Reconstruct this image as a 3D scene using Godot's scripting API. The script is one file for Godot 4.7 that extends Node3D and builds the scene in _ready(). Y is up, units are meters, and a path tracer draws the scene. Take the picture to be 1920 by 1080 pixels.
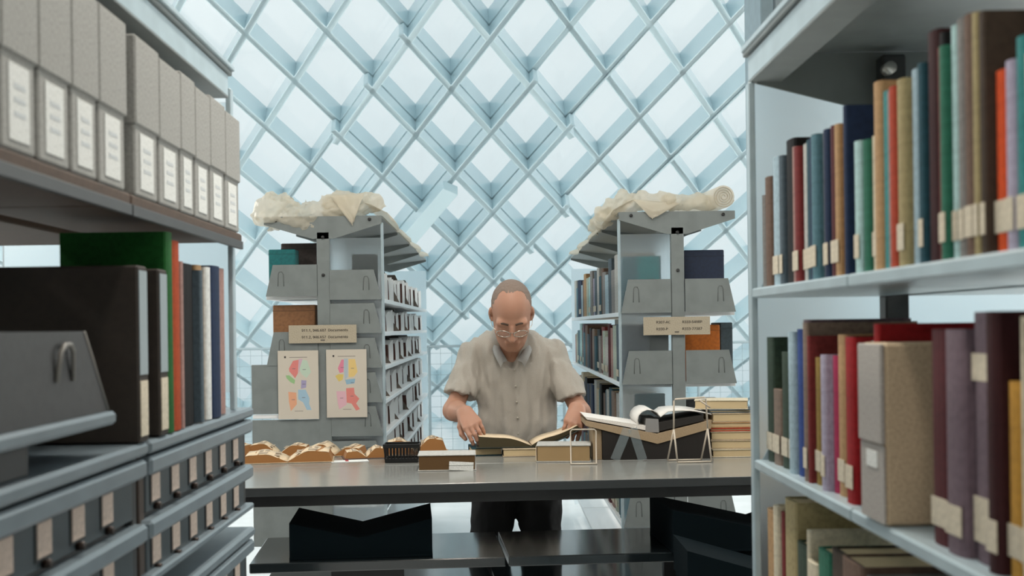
extends Node3D
# A reading room between library ranges, seen along an aisle; a man reads at a worktable before a sloping diagrid glass wall.

var taken := {}
var mats := {}
var tex := {}
var rng := RandomNumberGenerator.new()

const PAL := {
	"grey": Color(0.52, 0.51, 0.50), "pale green": Color(0.66, 0.71, 0.65), "brown": Color(0.42, 0.33, 0.28), "pale blue": Color(0.62, 0.72, 0.77),
	"slate": Color(0.30, 0.36, 0.40), "black": Color(0.065, 0.065, 0.075), "rust": Color(0.66, 0.24, 0.08), "rose": Color(0.62, 0.48, 0.45), "dark red": Color(0.48, 0.17, 0.17),
	"light grey": Color(0.70, 0.70, 0.68), "dark teal": Color(0.13, 0.29, 0.34), "navy": Color(0.10, 0.17, 0.29), "teal grey": Color(0.31, 0.47, 0.52),
	"lilac": Color(0.66, 0.63, 0.72), "maroon": Color(0.33, 0.13, 0.15), "tan": Color(0.70, 0.55, 0.38), "ochre": Color(0.76, 0.55, 0.20),
	"pale aqua": Color(0.66, 0.80, 0.80), "green": Color(0.16, 0.42, 0.33), "cream": Color(0.80, 0.76, 0.66), "teal": Color(0.18, 0.52, 0.52),
	"orange red": Color(0.70, 0.26, 0.17), "khaki": Color(0.63, 0.57, 0.40), "dark maroon": Color(0.22, 0.09, 0.10), "white": Color(0.84, 0.85, 0.84),
	"dark brown": Color(0.27, 0.22, 0.18), "orange": Color(0.85, 0.28, 0.06), "taupe": Color(0.50, 0.43, 0.38), "dark green": Color(0.20, 0.27, 0.22),
	"blue": Color(0.17, 0.28, 0.56), "mauve": Color(0.44, 0.37, 0.41), "olive": Color(0.56, 0.45, 0.20), "lime": Color(0.38, 0.58, 0.20),
	"magenta": Color(0.68, 0.16, 0.33), "red": Color(0.62, 0.10, 0.12), "beige": Color(0.72, 0.65, 0.54), "bright green": Color(0.07, 0.34, 0.11)}

# ---------------------------------------------------------------- naming
func numbered(called: String) -> String:
	if taken.has(called):
		taken[called] += 1
		return "%s_%03d" % [called, taken[called]]
	taken[called] = 0
	return called

func tag(o: Node, label: String, category: String, group := "") -> void:
	o.set_meta("label", label)
	o.set_meta("category", category)
	if group != "":
		o.set_meta("group", group)

func thing(called: String, label: String, category: String, at := Vector3.ZERO, turn := 0.0, group := "") -> Node3D:
	var o := Node3D.new()
	o.name = numbered(called)
	add_child(o)
	o.position = at
	o.rotation.y = turn
	tag(o, label, category, group)
	return o

func structure(called: String) -> Node3D:
	var o := Node3D.new()
	o.name = called
	add_child(o)
	o.set_meta("kind", "structure")
	return o

func part(called: String, mesh: Mesh, m: Material, parent: Node, at := Vector3.ZERO, q := Basis()) -> MeshInstance3D:
	var o := MeshInstance3D.new()
	o.name = called
	o.mesh = mesh
	o.material_override = m
	o.transform = Transform3D(q, at)
	o.cast_shadow = GeometryInstance3D.SHADOW_CASTING_SETTING_ON
	parent.add_child(o, true)
	return o

func ordinal(n: int) -> String:
	var low := ["", "first", "second", "third", "fourth", "fifth", "sixth", "seventh", "eighth", "ninth", "tenth", "eleventh", "twelfth", "thirteenth", "fourteenth", "fifteenth", "sixteenth", "seventeenth", "eighteenth", "nineteenth"]
	if n < 20:
		return low[n]
	var tens := ["", "", "twenty", "thirty", "forty", "fifty"]
	var tenths := ["", "", "twentieth", "thirtieth", "fortieth", "fiftieth"]
	return tenths[n / 10] if n % 10 == 0 else tens[n / 10] + "-" + low[n % 10]

# ---------------------------------------------------------------- materials
func noise_tex(key: String, freq: float, lo: float, hi: float, oct := 4) -> ImageTexture:
	if tex.has(key):
		return tex[key]
	var n := FastNoiseLite.new()
	n.seed = hash(key) % 1000
	n.frequency = freq
	n.fractal_octaves = oct
	var im := n.get_seamless_image(256, 256)
	var out := Image.create(256, 256, true, Image.FORMAT_RGB8)
	for y in 256:
		for x in 256:
			var v := lerpf(lo, hi, im.get_pixel(x, y).r)
			out.set_pixel(x, y, Color(v, v, v))
	out.generate_mipmaps()
	tex[key] = ImageTexture.create_from_image(out)
	return tex[key]

func mat(key: String, c: Color, rough := 0.6, metal := 0.0, grain := "", grain_scale := 6.0, spec := 0.5) -> StandardMaterial3D:
	if mats.has(key):
		return mats[key]
	var m := StandardMaterial3D.new()
	m.resource_name = key
	m.albedo_color = c
	m.roughness = rough
	m.metallic = metal
	m.metallic_specular = spec
	if grain != "":
		m.uv1_triplanar = true
		m.uv1_scale = Vector3.ONE * grain_scale
		m.albedo_texture = tex[grain]
	mats[key] = m
	return m

func cloth(colour: String) -> StandardMaterial3D:
	var c: Color = PAL[colour]
	var g := c.get_luminance()
	return mat("cover " + colour, c.lerp(Color(g, g, g), 0.1).lerp(Color(0.8, 0.82, 0.82), 0.01), 0.66, 0.0, "mottle", 9.0, 0.3)

func frosted(key: String, c: Color, rough: float) -> StandardMaterial3D:
	if mats.has(key):
		return mats[key]
	var m := StandardMaterial3D.new()
	m.resource_name = key
	m.transparency = BaseMaterial3D.TRANSPARENCY_ALPHA
	m.albedo_color = Color(c, 0.04)
	m.roughness = rough
	m.refraction_enabled = true
	m.refraction_scale = 0.03
	mats[key] = m
	return m

# ---------------------------------------------------------------- meshes
func fresh(smooth := false) -> SurfaceTool:
	var st := SurfaceTool.new()
	st.begin(Mesh.PRIMITIVE_TRIANGLES)
	st.set_smooth_group(0 if smooth else 0xFFFFFFFF)
	return st

func done(st: SurfaceTool) -> ArrayMesh:
	st.generate_normals()
	return st.commit()

func tri(st: SurfaceTool, a: Vector3, b: Vector3, c: Vector3) -> void:
	st.add_vertex(a)
	st.add_vertex(b)
	st.add_vertex(c)

func quad(st: SurfaceTool, a: Vector3, b: Vector3, c: Vector3, d: Vector3) -> void:
	tri(st, a, b, c)
	tri(st, a, c, d)

func out_quad(st: SurfaceTool, a: Vector3, b: Vector3, c: Vector3, d: Vector3, mid: Vector3) -> void:
	if (a - c).cross(a - b).dot((a + b + c + d) / 4.0 - mid) < 0.0:
		quad(st, a, d, c, b)
	else:
		quad(st, a, b, c, d)

func box(st: SurfaceTool, c: Vector3, s: Vector3, b := 0.002, q := Basis()) -> void:
	var h := s / 2.0
	b = minf(b, minf(h.x, minf(h.y, h.z)) * 0.49)
	for ax in 3:
		var u := (ax + 1) % 3
		var v := (ax + 2) % 3
		for sg in [-1.0, 1.0]:
			var p: Array[Vector3] = []
			for k in [[-1, -1], [1, -1], [1, 1], [-1, 1]]:
				var w := Vector3.ZERO
				w[ax] = sg * h[ax]
				w[u] = k[0] * (h[u] - b)
				w[v] = k[1] * (h[v] - b)
				p.append(c + q * w)
			out_quad(st, p[0], p[1], p[2], p[3], c)
		for s1 in [-1.0, 1.0]:
			for s2 in [-1.0, 1.0]:
				var e: Array[Vector3] = []
				for k in [[0, -1], [0, 1], [1, 1], [1, -1]]:
					var w := Vector3.ZERO
					w[ax] = k[1] * (h[ax] - b)
					w[u] = s1 * (h[u] - (0.0 if k[0] == 0 else b))
					w[v] = s2 * (h[v] - (b if k[0] == 0 else 0.0))
					e.append(c + q * w)
				out_quad(st, e[0], e[1], e[2], e[3], c)
	for s1 in [-1.0, 1.0]:
		for s2 in [-1.0, 1.0]:
			for s3 in [-1.0, 1.0]:
				var g := Vector3(s1, s2, s3)
				var p0 := c + q * (g * Vector3(h.x, h.y - b, h.z - b))
				var p1 := c + q * (g * Vector3(h.x - b, h.y, h.z - b))
				var p2 := c + q * (g * Vector3(h.x - b, h.y - b, h.z))
				if (p0 - p2).cross(p0 - p1).dot(p0 - c) < 0.0:
					tri(st, p0, p2, p1)
				else:
					tri(st, p0, p1, p2)

func box_mesh(s: Vector3, b := 0.002) -> ArrayMesh:
	var st := fresh()
	box(st, Vector3.ZERO, s, b)
	return done(st)

# a box from its two corners, as a part
func slab(called: String, lo: Vector3, hi: Vector3, m: Material, parent: Node, b := 0.002) -> MeshInstance3D:
	return part(called, box_mesh((hi - lo).abs(), b), m, parent, (lo + hi) / 2.0)

func prism(st: SurfaceTool, poly: PackedVector2Array, z0: float, z1: float, q := Transform3D()) -> void:
	var idx := Geometry2D.triangulate_polygon(poly)
	var clock := Geometry2D.is_polygon_clockwise(poly)
	for i in range(0, idx.size(), 3):
		var a := poly[idx[i]]
		var b := poly[idx[i + 1]]
		var c := poly[idx[i + 2]]
		if (b - a).cross(c - a) > 0.0:
			var t := b
			b = c
			c = t
		tri(st, q * Vector3(a.x, a.y, z1), q * Vector3(b.x, b.y, z1), q * Vector3(c.x, c.y, z1))
		tri(st, q * Vector3(a.x, a.y, z0), q * Vector3(c.x, c.y, z0), q * Vector3(b.x, b.y, z0))
	for i in poly.size():
		var a := poly[i]
		var b := poly[(i + 1) % poly.size()]
		if clock:
			quad(st, q * Vector3(a.x, a.y, z1), q * Vector3(a.x, a.y, z0), q * Vector3(b.x, b.y, z0), q * Vector3(b.x, b.y, z1))
		else:
			quad(st, q * Vector3(a.x, a.y, z1), q * Vector3(b.x, b.y, z1), q * Vector3(b.x, b.y, z0), q * Vector3(a.x, a.y, z0))

func prism_mesh(poly: Array, z0: float, z1: float) -> ArrayMesh:
	var st := fresh()
	prism(st, PackedVector2Array(poly), z0, z1)
	return done(st)

func tube(st: SurfaceTool, pts: Array, r: float, n := 8) -> void:
	var rings := []
	var up := Vector3.UP
	for i in pts.size():
		var d: Vector3 = (pts[mini(i + 1, pts.size() - 1)] - pts[maxi(i - 1, 0)]).normalized()
		if absf(d.dot(up)) > 0.95:
			up = Vector3.RIGHT if absf(d.x) < 0.9 else Vector3.UP
		var s := d.cross(up).normalized()
		up = s.cross(d).normalized()
		var ring := []
		for k in n:
			var a := TAU * k / n
			ring.append(pts[i] + (s * cos(a) + up * sin(a)) * r)
		rings.append(ring)
	for i in rings.size() - 1:
		for k in n:
			quad(st, rings[i][k], rings[i][(k + 1) % n], rings[i + 1][(k + 1) % n], rings[i + 1][k])
	for k in range(1, n - 1):
		tri(st, rings[0][0], rings[0][k + 1], rings[0][k])
		tri(st, rings[-1][0], rings[-1][k], rings[-1][k + 1])

func tube_mesh(pts: Array, r: float, n := 8) -> ArrayMesh:
	var st := fresh(true)
	tube(st, pts, r, n)
	return done(st)

# a thick sheet through a grid of points
func sheet(st: SurfaceTool, g: Array, thick: float) -> void:
	var nu := g.size()
	var nv: int = g[0].size()
	var under := []
	for i in nu:
		var row := []
		for j in nv:
			var du: Vector3 = g[mini(i + 1, nu - 1)][j] - g[maxi(i - 1, 0)][j]
			var dv: Vector3 = g[i][mini(j + 1, nv - 1)] - g[i][maxi(j - 1, 0)]
			row.append(g[i][j] - du.cross(dv).normalized() * thick)
		under.append(row)
	for i in nu - 1:
		for j in nv - 1:
			quad(st, g[i][j], g[i][j + 1], g[i + 1][j + 1], g[i + 1][j])
			quad(st, under[i][j], under[i + 1][j], under[i + 1][j + 1], under[i][j + 1])
	for i in nu - 1:
		quad(st, g[i][0], g[i + 1][0], under[i + 1][0], under[i][0])
		quad(st, g[i][nv - 1], under[i][nv - 1], under[i + 1][nv - 1], g[i + 1][nv - 1])
	for j in nv - 1:
		quad(st, g[0][j], under[0][j], under[0][j + 1], g[0][j + 1])
		quad(st, g[nu - 1][j], g[nu - 1][j + 1], under[nu - 1][j + 1], under[nu - 1][j])

# ---------------------------------------------------------------- signed distance bodies
func cap(a: Vector3, b: Vector3, ra: float, rb: float, k := 0.03) -> Dictionary:
	return {"t": 0, "a": a, "b": b, "ra": ra, "rb": rb, "k": k}

func ell(c: Vector3, r: Vector3, k := 0.03, q := Basis()) -> Dictionary:
	return {"t": 1, "a": c, "r": r, "q": q.inverse(), "k": k}

func sdf(st: SurfaceTool, prims: Array, cell: float, wrinkle := 0.0, wrinkle_scale := Vector3.ONE) -> void:
	var lo := Vector3.INF
	var hi := -Vector3.INF
	for p in prims:
		if p.get("cut_away", false):
			continue
		var r: float = maxf(p.ra, p.rb) if p.t == 0 else maxf(p.r.x, maxf(p.r.y, p.r.z))
		lo = lo.min(p.a - Vector3.ONE * r)
		hi = hi.max(p.a + Vector3.ONE * r)
		if p.t == 0:
			lo = lo.min(p.b - Vector3.ONE * r)
			hi = hi.max(p.b + Vector3.ONE * r)
	lo -= Vector3.ONE * cell * 3.0
	hi += Vector3.ONE * cell * 3.0
	var n := Vector3i(((hi - lo) / cell).ceil())
	var nx := n.x + 1
	var ny := n.y + 1
	var nz := n.z + 1
	var val := PackedFloat32Array()
	val.resize(nx * ny * nz)
	val.fill(1.0)
	for p in prims:
		var away: bool = p.get("cut_away", false)
		var r: float = maxf(p.ra, p.rb) if p.t == 0 else maxf(p.r.x, maxf(p.r.y, p.r.z))
		var k: float = p.k
		var pad: float = r + k + cell * 2.5
		var a: Vector3 = p.a
		var b: Vector3 = p.b if p.t == 0 else a
		var l0 := Vector3i(((a.min(b) - Vector3.ONE * pad - lo) / cell).floor()).clamp(Vector3i.ZERO, n)
		var l1 := Vector3i(((a.max(b) + Vector3.ONE * pad - lo) / cell).ceil()).clamp(Vector3i.ZERO, n)
		var ba := b - a
		var bb := maxf(ba.length_squared(), 1e-9)
		var cuts: bool = p.has("cut")
		var kind: int = p.t
		var ra: float = p.ra if kind == 0 else 0.0
		var rb: float = p.rb if kind == 0 else 0.0
		var rad: Vector3 = p.r if kind == 1 else Vector3.ONE
		var pq: Basis = p.q if kind == 1 else Basis()
		var cut_at: Vector3 = p.cut if cuts else Vector3.ZERO
		var cut_n: Vector3 = p.cut_n if cuts else Vector3.ZERO
		for z in range(l0.z, l1.z + 1):
			for y in range(l0.y, l1.y + 1):
				var at := (z * ny + y) * nx
				for x in range(l0.x, l1.x + 1):
					var w := lo + Vector3(x, y, z) * cell
					var d: float
					if kind == 0:
						var pa := w - a
						var h := clampf(pa.dot(ba) / bb, 0.0, 1.0)
						d = (pa - ba * h).length() - lerpf(ra, rb, h)
					else:
						var e := pq * (w - a)
						var k0 := (e / rad).length()
						var k1 := (e / (rad * rad)).length()
						d = k0 * (k0 - 1.0) / maxf(k1, 1e-6)
					if cuts:
						d = maxf(d, (w - cut_at).dot(cut_n))
					var v := val[at + x]
					if away:
						val[at + x] = maxf(v, -d)
					else:
						var h2 := clampf(0.5 + 0.5 * (d - v) / k, 0.0, 1.0)
						val[at + x] = lerpf(d, v, h2) - k * h2 * (1.0 - h2)
	if wrinkle > 0.0:
		var ns := FastNoiseLite.new()
		ns.seed = 11
		ns.frequency = 1.0
		ns.fractal_octaves = 3
		for z in nz:
			for y in ny:
				var at := (z * ny + y) * nx
				for x in nx:
					if absf(val[at + x]) < 0.05:
						var w := (lo + Vector3(x, y, z) * cell) * wrinkle_scale
						val[at + x] += wrinkle * ns.get_noise_3d(w.x, w.y, w.z)
	var vert := PackedInt32Array()
	vert.resize(nx * ny * nz)
	vert.fill(-1)
	var pts := PackedVector3Array()
	var off := [0, 1, nx, nx + 1, nx * ny, nx * ny + 1, nx * ny + nx, nx * ny + nx + 1]
	var corner := [Vector3(0, 0, 0), Vector3(1, 0, 0), Vector3(0, 1, 0), Vector3(1, 1, 0), Vector3(0, 0, 1), Vector3(1, 0, 1), Vector3(0, 1, 1), Vector3(1, 1, 1)]
	var edges := [[0, 1], [2, 3], [4, 5], [6, 7], [0, 2], [1, 3], [4, 6], [5, 7], [0, 4], [1, 5], [2, 6], [3, 7]]
	for z in nz - 1:
		for y in ny - 1:
			var at := (z * ny + y) * nx
			for x in nx - 1:
				var i := at + x
				if absf(val[i]) > cell * 5.0:
					continue
				var inside := 0
				for c in 8:
					if val[i + off[c]] < 0.0:
						inside += 1
				if inside == 0 or inside == 8:
					continue
				var sum := Vector3.ZERO
				var cnt := 0
				for e in edges:
					var v0 := val[i + off[e[0]]]
					var v1 := val[i + off[e[1]]]
					if (v0 < 0.0) != (v1 < 0.0):
						sum += corner[e[0]].lerp(corner[e[1]], v0 / (v0 - v1))
						cnt += 1
				vert[i] = pts.size()
				pts.append(lo + (Vector3(x, y, z) + sum / cnt) * cell)
	for z in range(1, nz - 1):
		for y in range(1, ny - 1):
			var at := (z * ny + y) * nx
			for x in range(1, nx - 1):
				var i := at + x
				var v := val[i]
				if absf(v) > cell * 5.0:
					continue
				for ax in 3:
					var step: int = [1, nx, nx * ny][ax]
					var v2 := val[i + step]
					if (v < 0.0) == (v2 < 0.0):
						continue
					var s1: int = [nx, nx * ny, 1][ax]
					var s2: int = [nx * ny, 1, nx][ax]
					var q0 := vert[i]
					var q1 := vert[i - s1]
					var q2 := vert[i - s1 - s2]
					var q3 := vert[i - s2]
					if q0 < 0 or q1 < 0 or q2 < 0 or q3 < 0:
						continue
					if v < 0.0:
						quad(st, pts[q0], pts[q3], pts[q2], pts[q1])
					else:
						quad(st, pts[q0], pts[q1], pts[q2], pts[q3])

# ---------------------------------------------------------------- the setting
func _ready() -> void:
	rng.seed = 7
	set_camera()
	set_light()
	make_materials()
	room()
	column()
	glass_wall()
	railing()
	near_right_range()
	near_left_range()
	back_right_range()
	back_left_range()
	tables()
	table_things()
	foam_supports()
	plastic()
	person()

func set_camera() -> void:
	var cam := Camera3D.new()
	cam.name = "camera"
	cam.projection = Camera3D.PROJECTION_FRUSTUM
	cam.near = 0.05
	cam.far = 200.0
	cam.size = 1080.0 / 2200.0 * cam.near
	cam.frustum_offset = Vector2(30.0, 73.0) / 2200.0 * cam.near
	cam.position = Vector3(0, 1.45, 0)
	cam.rotation_degrees = Vector3(0, 0, -0.8)
	var lens := CameraAttributesPhysical.new()
	lens.frustum_focal_length = 50.0
	lens.frustum_focus_distance = 5.0
	lens.exposure_aperture = 7.0
	cam.attributes = lens
	add_child(cam)
	cam.make_current()

func set_light() -> void:
	var e := Environment.new()
	e.background_mode = Environment.BG_SKY
	var sm := ProceduralSkyMaterial.new()
	# an even bright overcast
	sm.sky_top_color = Color(0.89, 0.94, 0.95)
	sm.sky_horizon_color = Color(0.89, 0.94, 0.95)
	sm.ground_horizon_color = Color(0.86, 0.92, 0.93)
	sm.ground_bottom_color = Color(0.80, 0.86, 0.88)
	sm.sun_angle_max = 0.0
	sm.sky_energy_multiplier = 1.0
	var sky := Sky.new()
	sky.sky_material = sm
	e.sky = sky
	e.tonemap_mode = Environment.TONE_MAPPER_LINEAR
	e.tonemap_exposure = 1.0
	e.sdfgi_enabled = true
	e.ssao_enabled = true
	e.ssil_enabled = true
	var we := WorldEnvironment.new()
	we.name = "world"
	we.environment = e
	add_child(we)

func make_materials() -> void:
	noise_tex("mottle", 0.03, 0.86, 1.07, 5)
	noise_tex("fine", 0.09, 0.86, 1.08, 4)
	noise_tex("coarse", 0.012, 0.94, 1.03, 4)
	var steel := mat("sky blue steel", Color(0.86, 0.94, 0.965), 0.3)
	steel.clearcoat_enabled = true
	steel.clearcoat = 1.0
	steel.clearcoat_roughness = 0.12
	mat("grey shelving enamel", Color(0.50, 0.53, 0.53), 0.42, 0.0, "coarse", 3.0)
	mat("dark shelving enamel", Color(0.20, 0.21, 0.215), 0.45, 0.0, "coarse", 3.0)
	mat("cabinet enamel", Color(0.44, 0.49, 0.52), 0.35, 0.0, "coarse", 3.0)
	mat("pale shelving enamel", Color(0.66, 0.73, 0.76), 0.28, 0.0, "coarse", 3.0)
	mat("paper", Color(0.86, 0.87, 0.86), 0.85, 0.0, "fine", 8.0)
	mat("book block", Color(0.78, 0.70, 0.55), 0.9, 0.0, "fine", 30.0)
	mat("label paper", Color(0.80, 0.76, 0.68), 0.8, 0.0, "mottle", 12.0)
	mat("aged page edge", Color(0.62, 0.43, 0.24), 0.9, 0.0, "fine", 30.0)
	mat("aged page", Color(0.86, 0.78, 0.66), 0.85, 0.0, "fine", 10.0)
	mat("black foam", Color(0.045, 0.08, 0.095), 0.9, 0.0, "fine", 20.0, 0.15)
	mat("white wire", Color(0.74, 0.70, 0.64), 0.4)
	mat("print ink", Color(0.12, 0.12, 0.13), 0.8)
	frosted("frosted panel", Color(0.97, 0.99, 1.0), 0.34)

func room() -> void:
	var wall := mat("white plaster", Color(0.88, 0.88, 0.87), 0.9, 0.0, "coarse", 0.6)
	var steel: Material = mats["sky blue steel"]
	var f := structure("floor")
	slab("floor_slab", Vector3(-9.2, -0.3, -19.0), Vector3(9.2, 0.0, 5.2), mat("polished pale floor", Color(0.91, 0.925, 0.93), 0.14, 0.0, "coarse", 0.5), f)
	# solid over the near half, glass roof between beams over the far half
	var c := structure("ceiling")
	slab("ceiling_slab", Vector3(-9.2, 6.62, -3.6), Vector3(9.2, 6.9, 5.2), wall, c)
	var pane := glass_pane()
	for i in 8:
		var x := -9.0 + i * 18.0 / 7.0
		slab("roof_beam", Vector3(x - 0.06, 6.62, -10.2), Vector3(x + 0.06, 6.9, -3.6), steel, c, 0.006)
		if i < 7:
			for k in 2:
				slab("roof_pane", Vector3(x + 0.06, 6.86, -10.2 + k * 3.3), Vector3(x + 18.0 / 7.0 - 0.06, 6.87, -6.94 + k * 3.3), pane, c, 0.001)
	slab("roof_beam", Vector3(-9.0, 6.62, -6.95), Vector3(9.0, 6.88, -6.83), steel, c, 0.006)
	for s in [-1.0, 1.0]:
		var l := structure("wall_left" if s < 0 else "wall_right")
		var x0: float = minf(s * 8.95, s * 9.2)
		var x1: float = maxf(s * 8.95, s * 9.2)
		slab("wall_panel", Vector3(x0, 0.0, -3.6), Vector3(x1, 6.62, 5.2), wall, l)
		slab("sill_wall", Vector3(x0, 0.0, -19.0), Vector3(x1, 0.5, -3.6), wall, l)
		slab("head_beam", Vector3(x0, 6.4, -10.2), Vector3(x1, 6.62, -3.6), steel, l)
		for i in 7:
			var z := -3.7 - i * 2.5
			var top := 6.4 if z > -10.0 else 6.4 - (-10.0 - z) * 0.79
			if top > 0.8:
				slab("mullion", Vector3(x0, 0.5, z - 0.06), Vector3(x1, top, z + 0.06), steel, l, 0.006)
		for i in 6:
			var z := -3.76 - i * 2.5
			var top := 6.4 if z - 2.4 > -10.4 else 6.4 - (-10.0 - (z - 2.4)) * 0.79
			if top > 0.8:
				slab("pane", Vector3(s * 9.07 - 0.005, 0.5, z - 2.38), Vector3(s * 9.07 + 0.005, top, z), pane, l, 0.001)
	var b := structure("wall_front")
	slab("wall_panel", Vector3(-8.95, 0.0, 5.0), Vector3(8.95, 6.62, 5.2), wall, b)
	# linear pendant lamps; the far four are added unseen to brighten the glass wall
	for p in [[Vector3(-1.9, 3.3, 1.2), "linear pendant lamp above the archive box range"], [Vector3(1.9, 3.3, 1.2), "linear pendant lamp above the document box range"], [Vector3(0.0, 3.3, 0.6), "linear pendant lamp above the aisle between the two near ranges"], [Vector3(0.0, 3.3, -2.9), "linear pendant lamp above the front worktable"], [Vector3(-2.6, 3.3, -2.2), "linear pendant lamp beyond the archive box range"], [Vector3(2.6, 3.3, -2.2), "linear pendant lamp beyond the document box range"],
		[Vector3(-4.6, 3.3, -7.4), "added fill lamp out of view beyond the pamphlet range"], [Vector3(4.6, 3.3, -7.4), "added fill lamp out of view beyond the bound volume range"], [Vector3(-5.4, 3.3, -11.0), "added fill lamp near the glass wall, on the pamphlet range side"], [Vector3(5.4, 3.3, -11.0), "added fill lamp near the glass wall, on the bound volume side"]]:
		pendant(p[0], p[1], 20.0 if p[0].z < -5.0 else (5.6 if p[0].z < -1.0 else 1.8))

func column() -> void:
	# round cornered column beyond the bound volumes, rising to the roof
	var t := structure("trim_1")
	slab("column_casing", Vector3(1.555, 0.0, -6.9), Vector3(1.95, 6.62, -6.5), mat("column paint", Color(0.70, 0.74, 0.76), 0.5), t, 0.02)
	slab("corner_guard", Vector3(1.485, 0.0, -6.9), Vector3(1.555, 6.62, -6.48), mats["pale shelving enamel"], t, 0.006)

func glass_pane() -> StandardMaterial3D:
	if not mats.has("pane glass"):
		var glass := StandardMaterial3D.new()
		glass.resource_name = "pane glass"
		glass.transparency = BaseMaterial3D.TRANSPARENCY_ALPHA
		glass.albedo_color = Color(0.95, 0.98, 1.0, 0.05)
		glass.roughness = 0.05
		mats["pane glass"] = glass
	return mats["pane glass"]

func pendant(p: Vector3, label: String, energy: float) -> void:
	var t := thing("pendant_lamp", label, "lamp", p, 0.0, "pendant lamps")
	part("housing", box_mesh(Vector3(0.22, 0.06, 2.4), 0.006), mat("lamp housing", Color(0.75, 0.75, 0.75), 0.4), t, Vector3(0, 0.035, 0))
	var gm := StandardMaterial3D.new()
	if mats.has("lamp diffuser"):
		gm = mats["lamp diffuser"]
	else:
		gm.resource_name = "lamp diffuser"
		gm.albedo_color = Color(0.9, 0.9, 0.9)
		gm.emission_enabled = true
		gm.emission = Color(1.0, 0.95, 0.88)
		gm.emission_energy_multiplier = 1.5
		mats["lamp diffuser"] = gm
	part("diffuser", box_mesh(Vector3(0.2, 0.01, 2.38), 0.002), gm, t, Vector3(0, 0.0, 0))
	for s in [-1.0, 1.0]:
		part("cable", tube_mesh([Vector3(0, 0.06, s), Vector3(0, 3.32, s)], 0.003, 6), mat("cable", Color(0.6, 0.6, 0.6), 0.5), t)
	var a := AreaLight3D.new()
	a.name = "lamp_light"
	a.area_size = Vector2(0.2, 2.38)
	a.light_color = Color(1.0, 0.965, 0.92)
	a.light_energy = energy
	a.area_range = 30.0
	a.area_attenuation = 2.0
	a.shadow_enabled = true
	a.rotation_degrees = Vector3(-90, 0, 0)
	a.position = Vector3(0, -0.012, 0)
	t.add_child(a)

# The glass wall: a diagrid plane leaning over the room. (c, r) count half cells across and down the slope.
const HALF := 0.42
func grid_at(c: float, r: float, t := 0.0) -> Vector3:
	var v := Vector3(-0.069, 7.385, -29.06) + c * Vector3(1.0, 0.0155, -0.0294) + r * Vector3(-0.0006, -0.943, -1.183)
	return v * HALF + Vector3(0, 1.45, 0) + grid_normal() * t

func grid_normal() -> Vector3:
	return Vector3(1.0, 0.0155, -0.0294).cross(Vector3(-0.0006, -0.943, -1.183)).normalized()

# an I section (or plain bar) between two points of the grid, set from depth t0 to t1 along the normal
func grid_bar(st: SurfaceTool, a: Vector3, b: Vector3, t0: float, t1: float, wide: float, plain: bool) -> void:
	var n := grid_normal()
	var al := (b - a).normalized()
	var q := Basis(al, al.cross(n).normalized(), n)
	if q.determinant() < 0:
		q.y = -q.y
	var mid := (a + b) / 2.0
	var len := (b - a).length()
	if plain:
		box(st, mid + n * (t0 + t1) / 2.0, Vector3(len, wide, t1 - t0), 0.004, q)
		return
	# front flange, a box web a little narrower
	box(st, mid + n * (t0 + 0.008), Vector3(len, wide, 0.016), 0.003, q)
	box(st, mid + n * (t0 + t1) / 2.0, Vector3(len, wide - 0.014, t1 - t0), 0.004, q)

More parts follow.
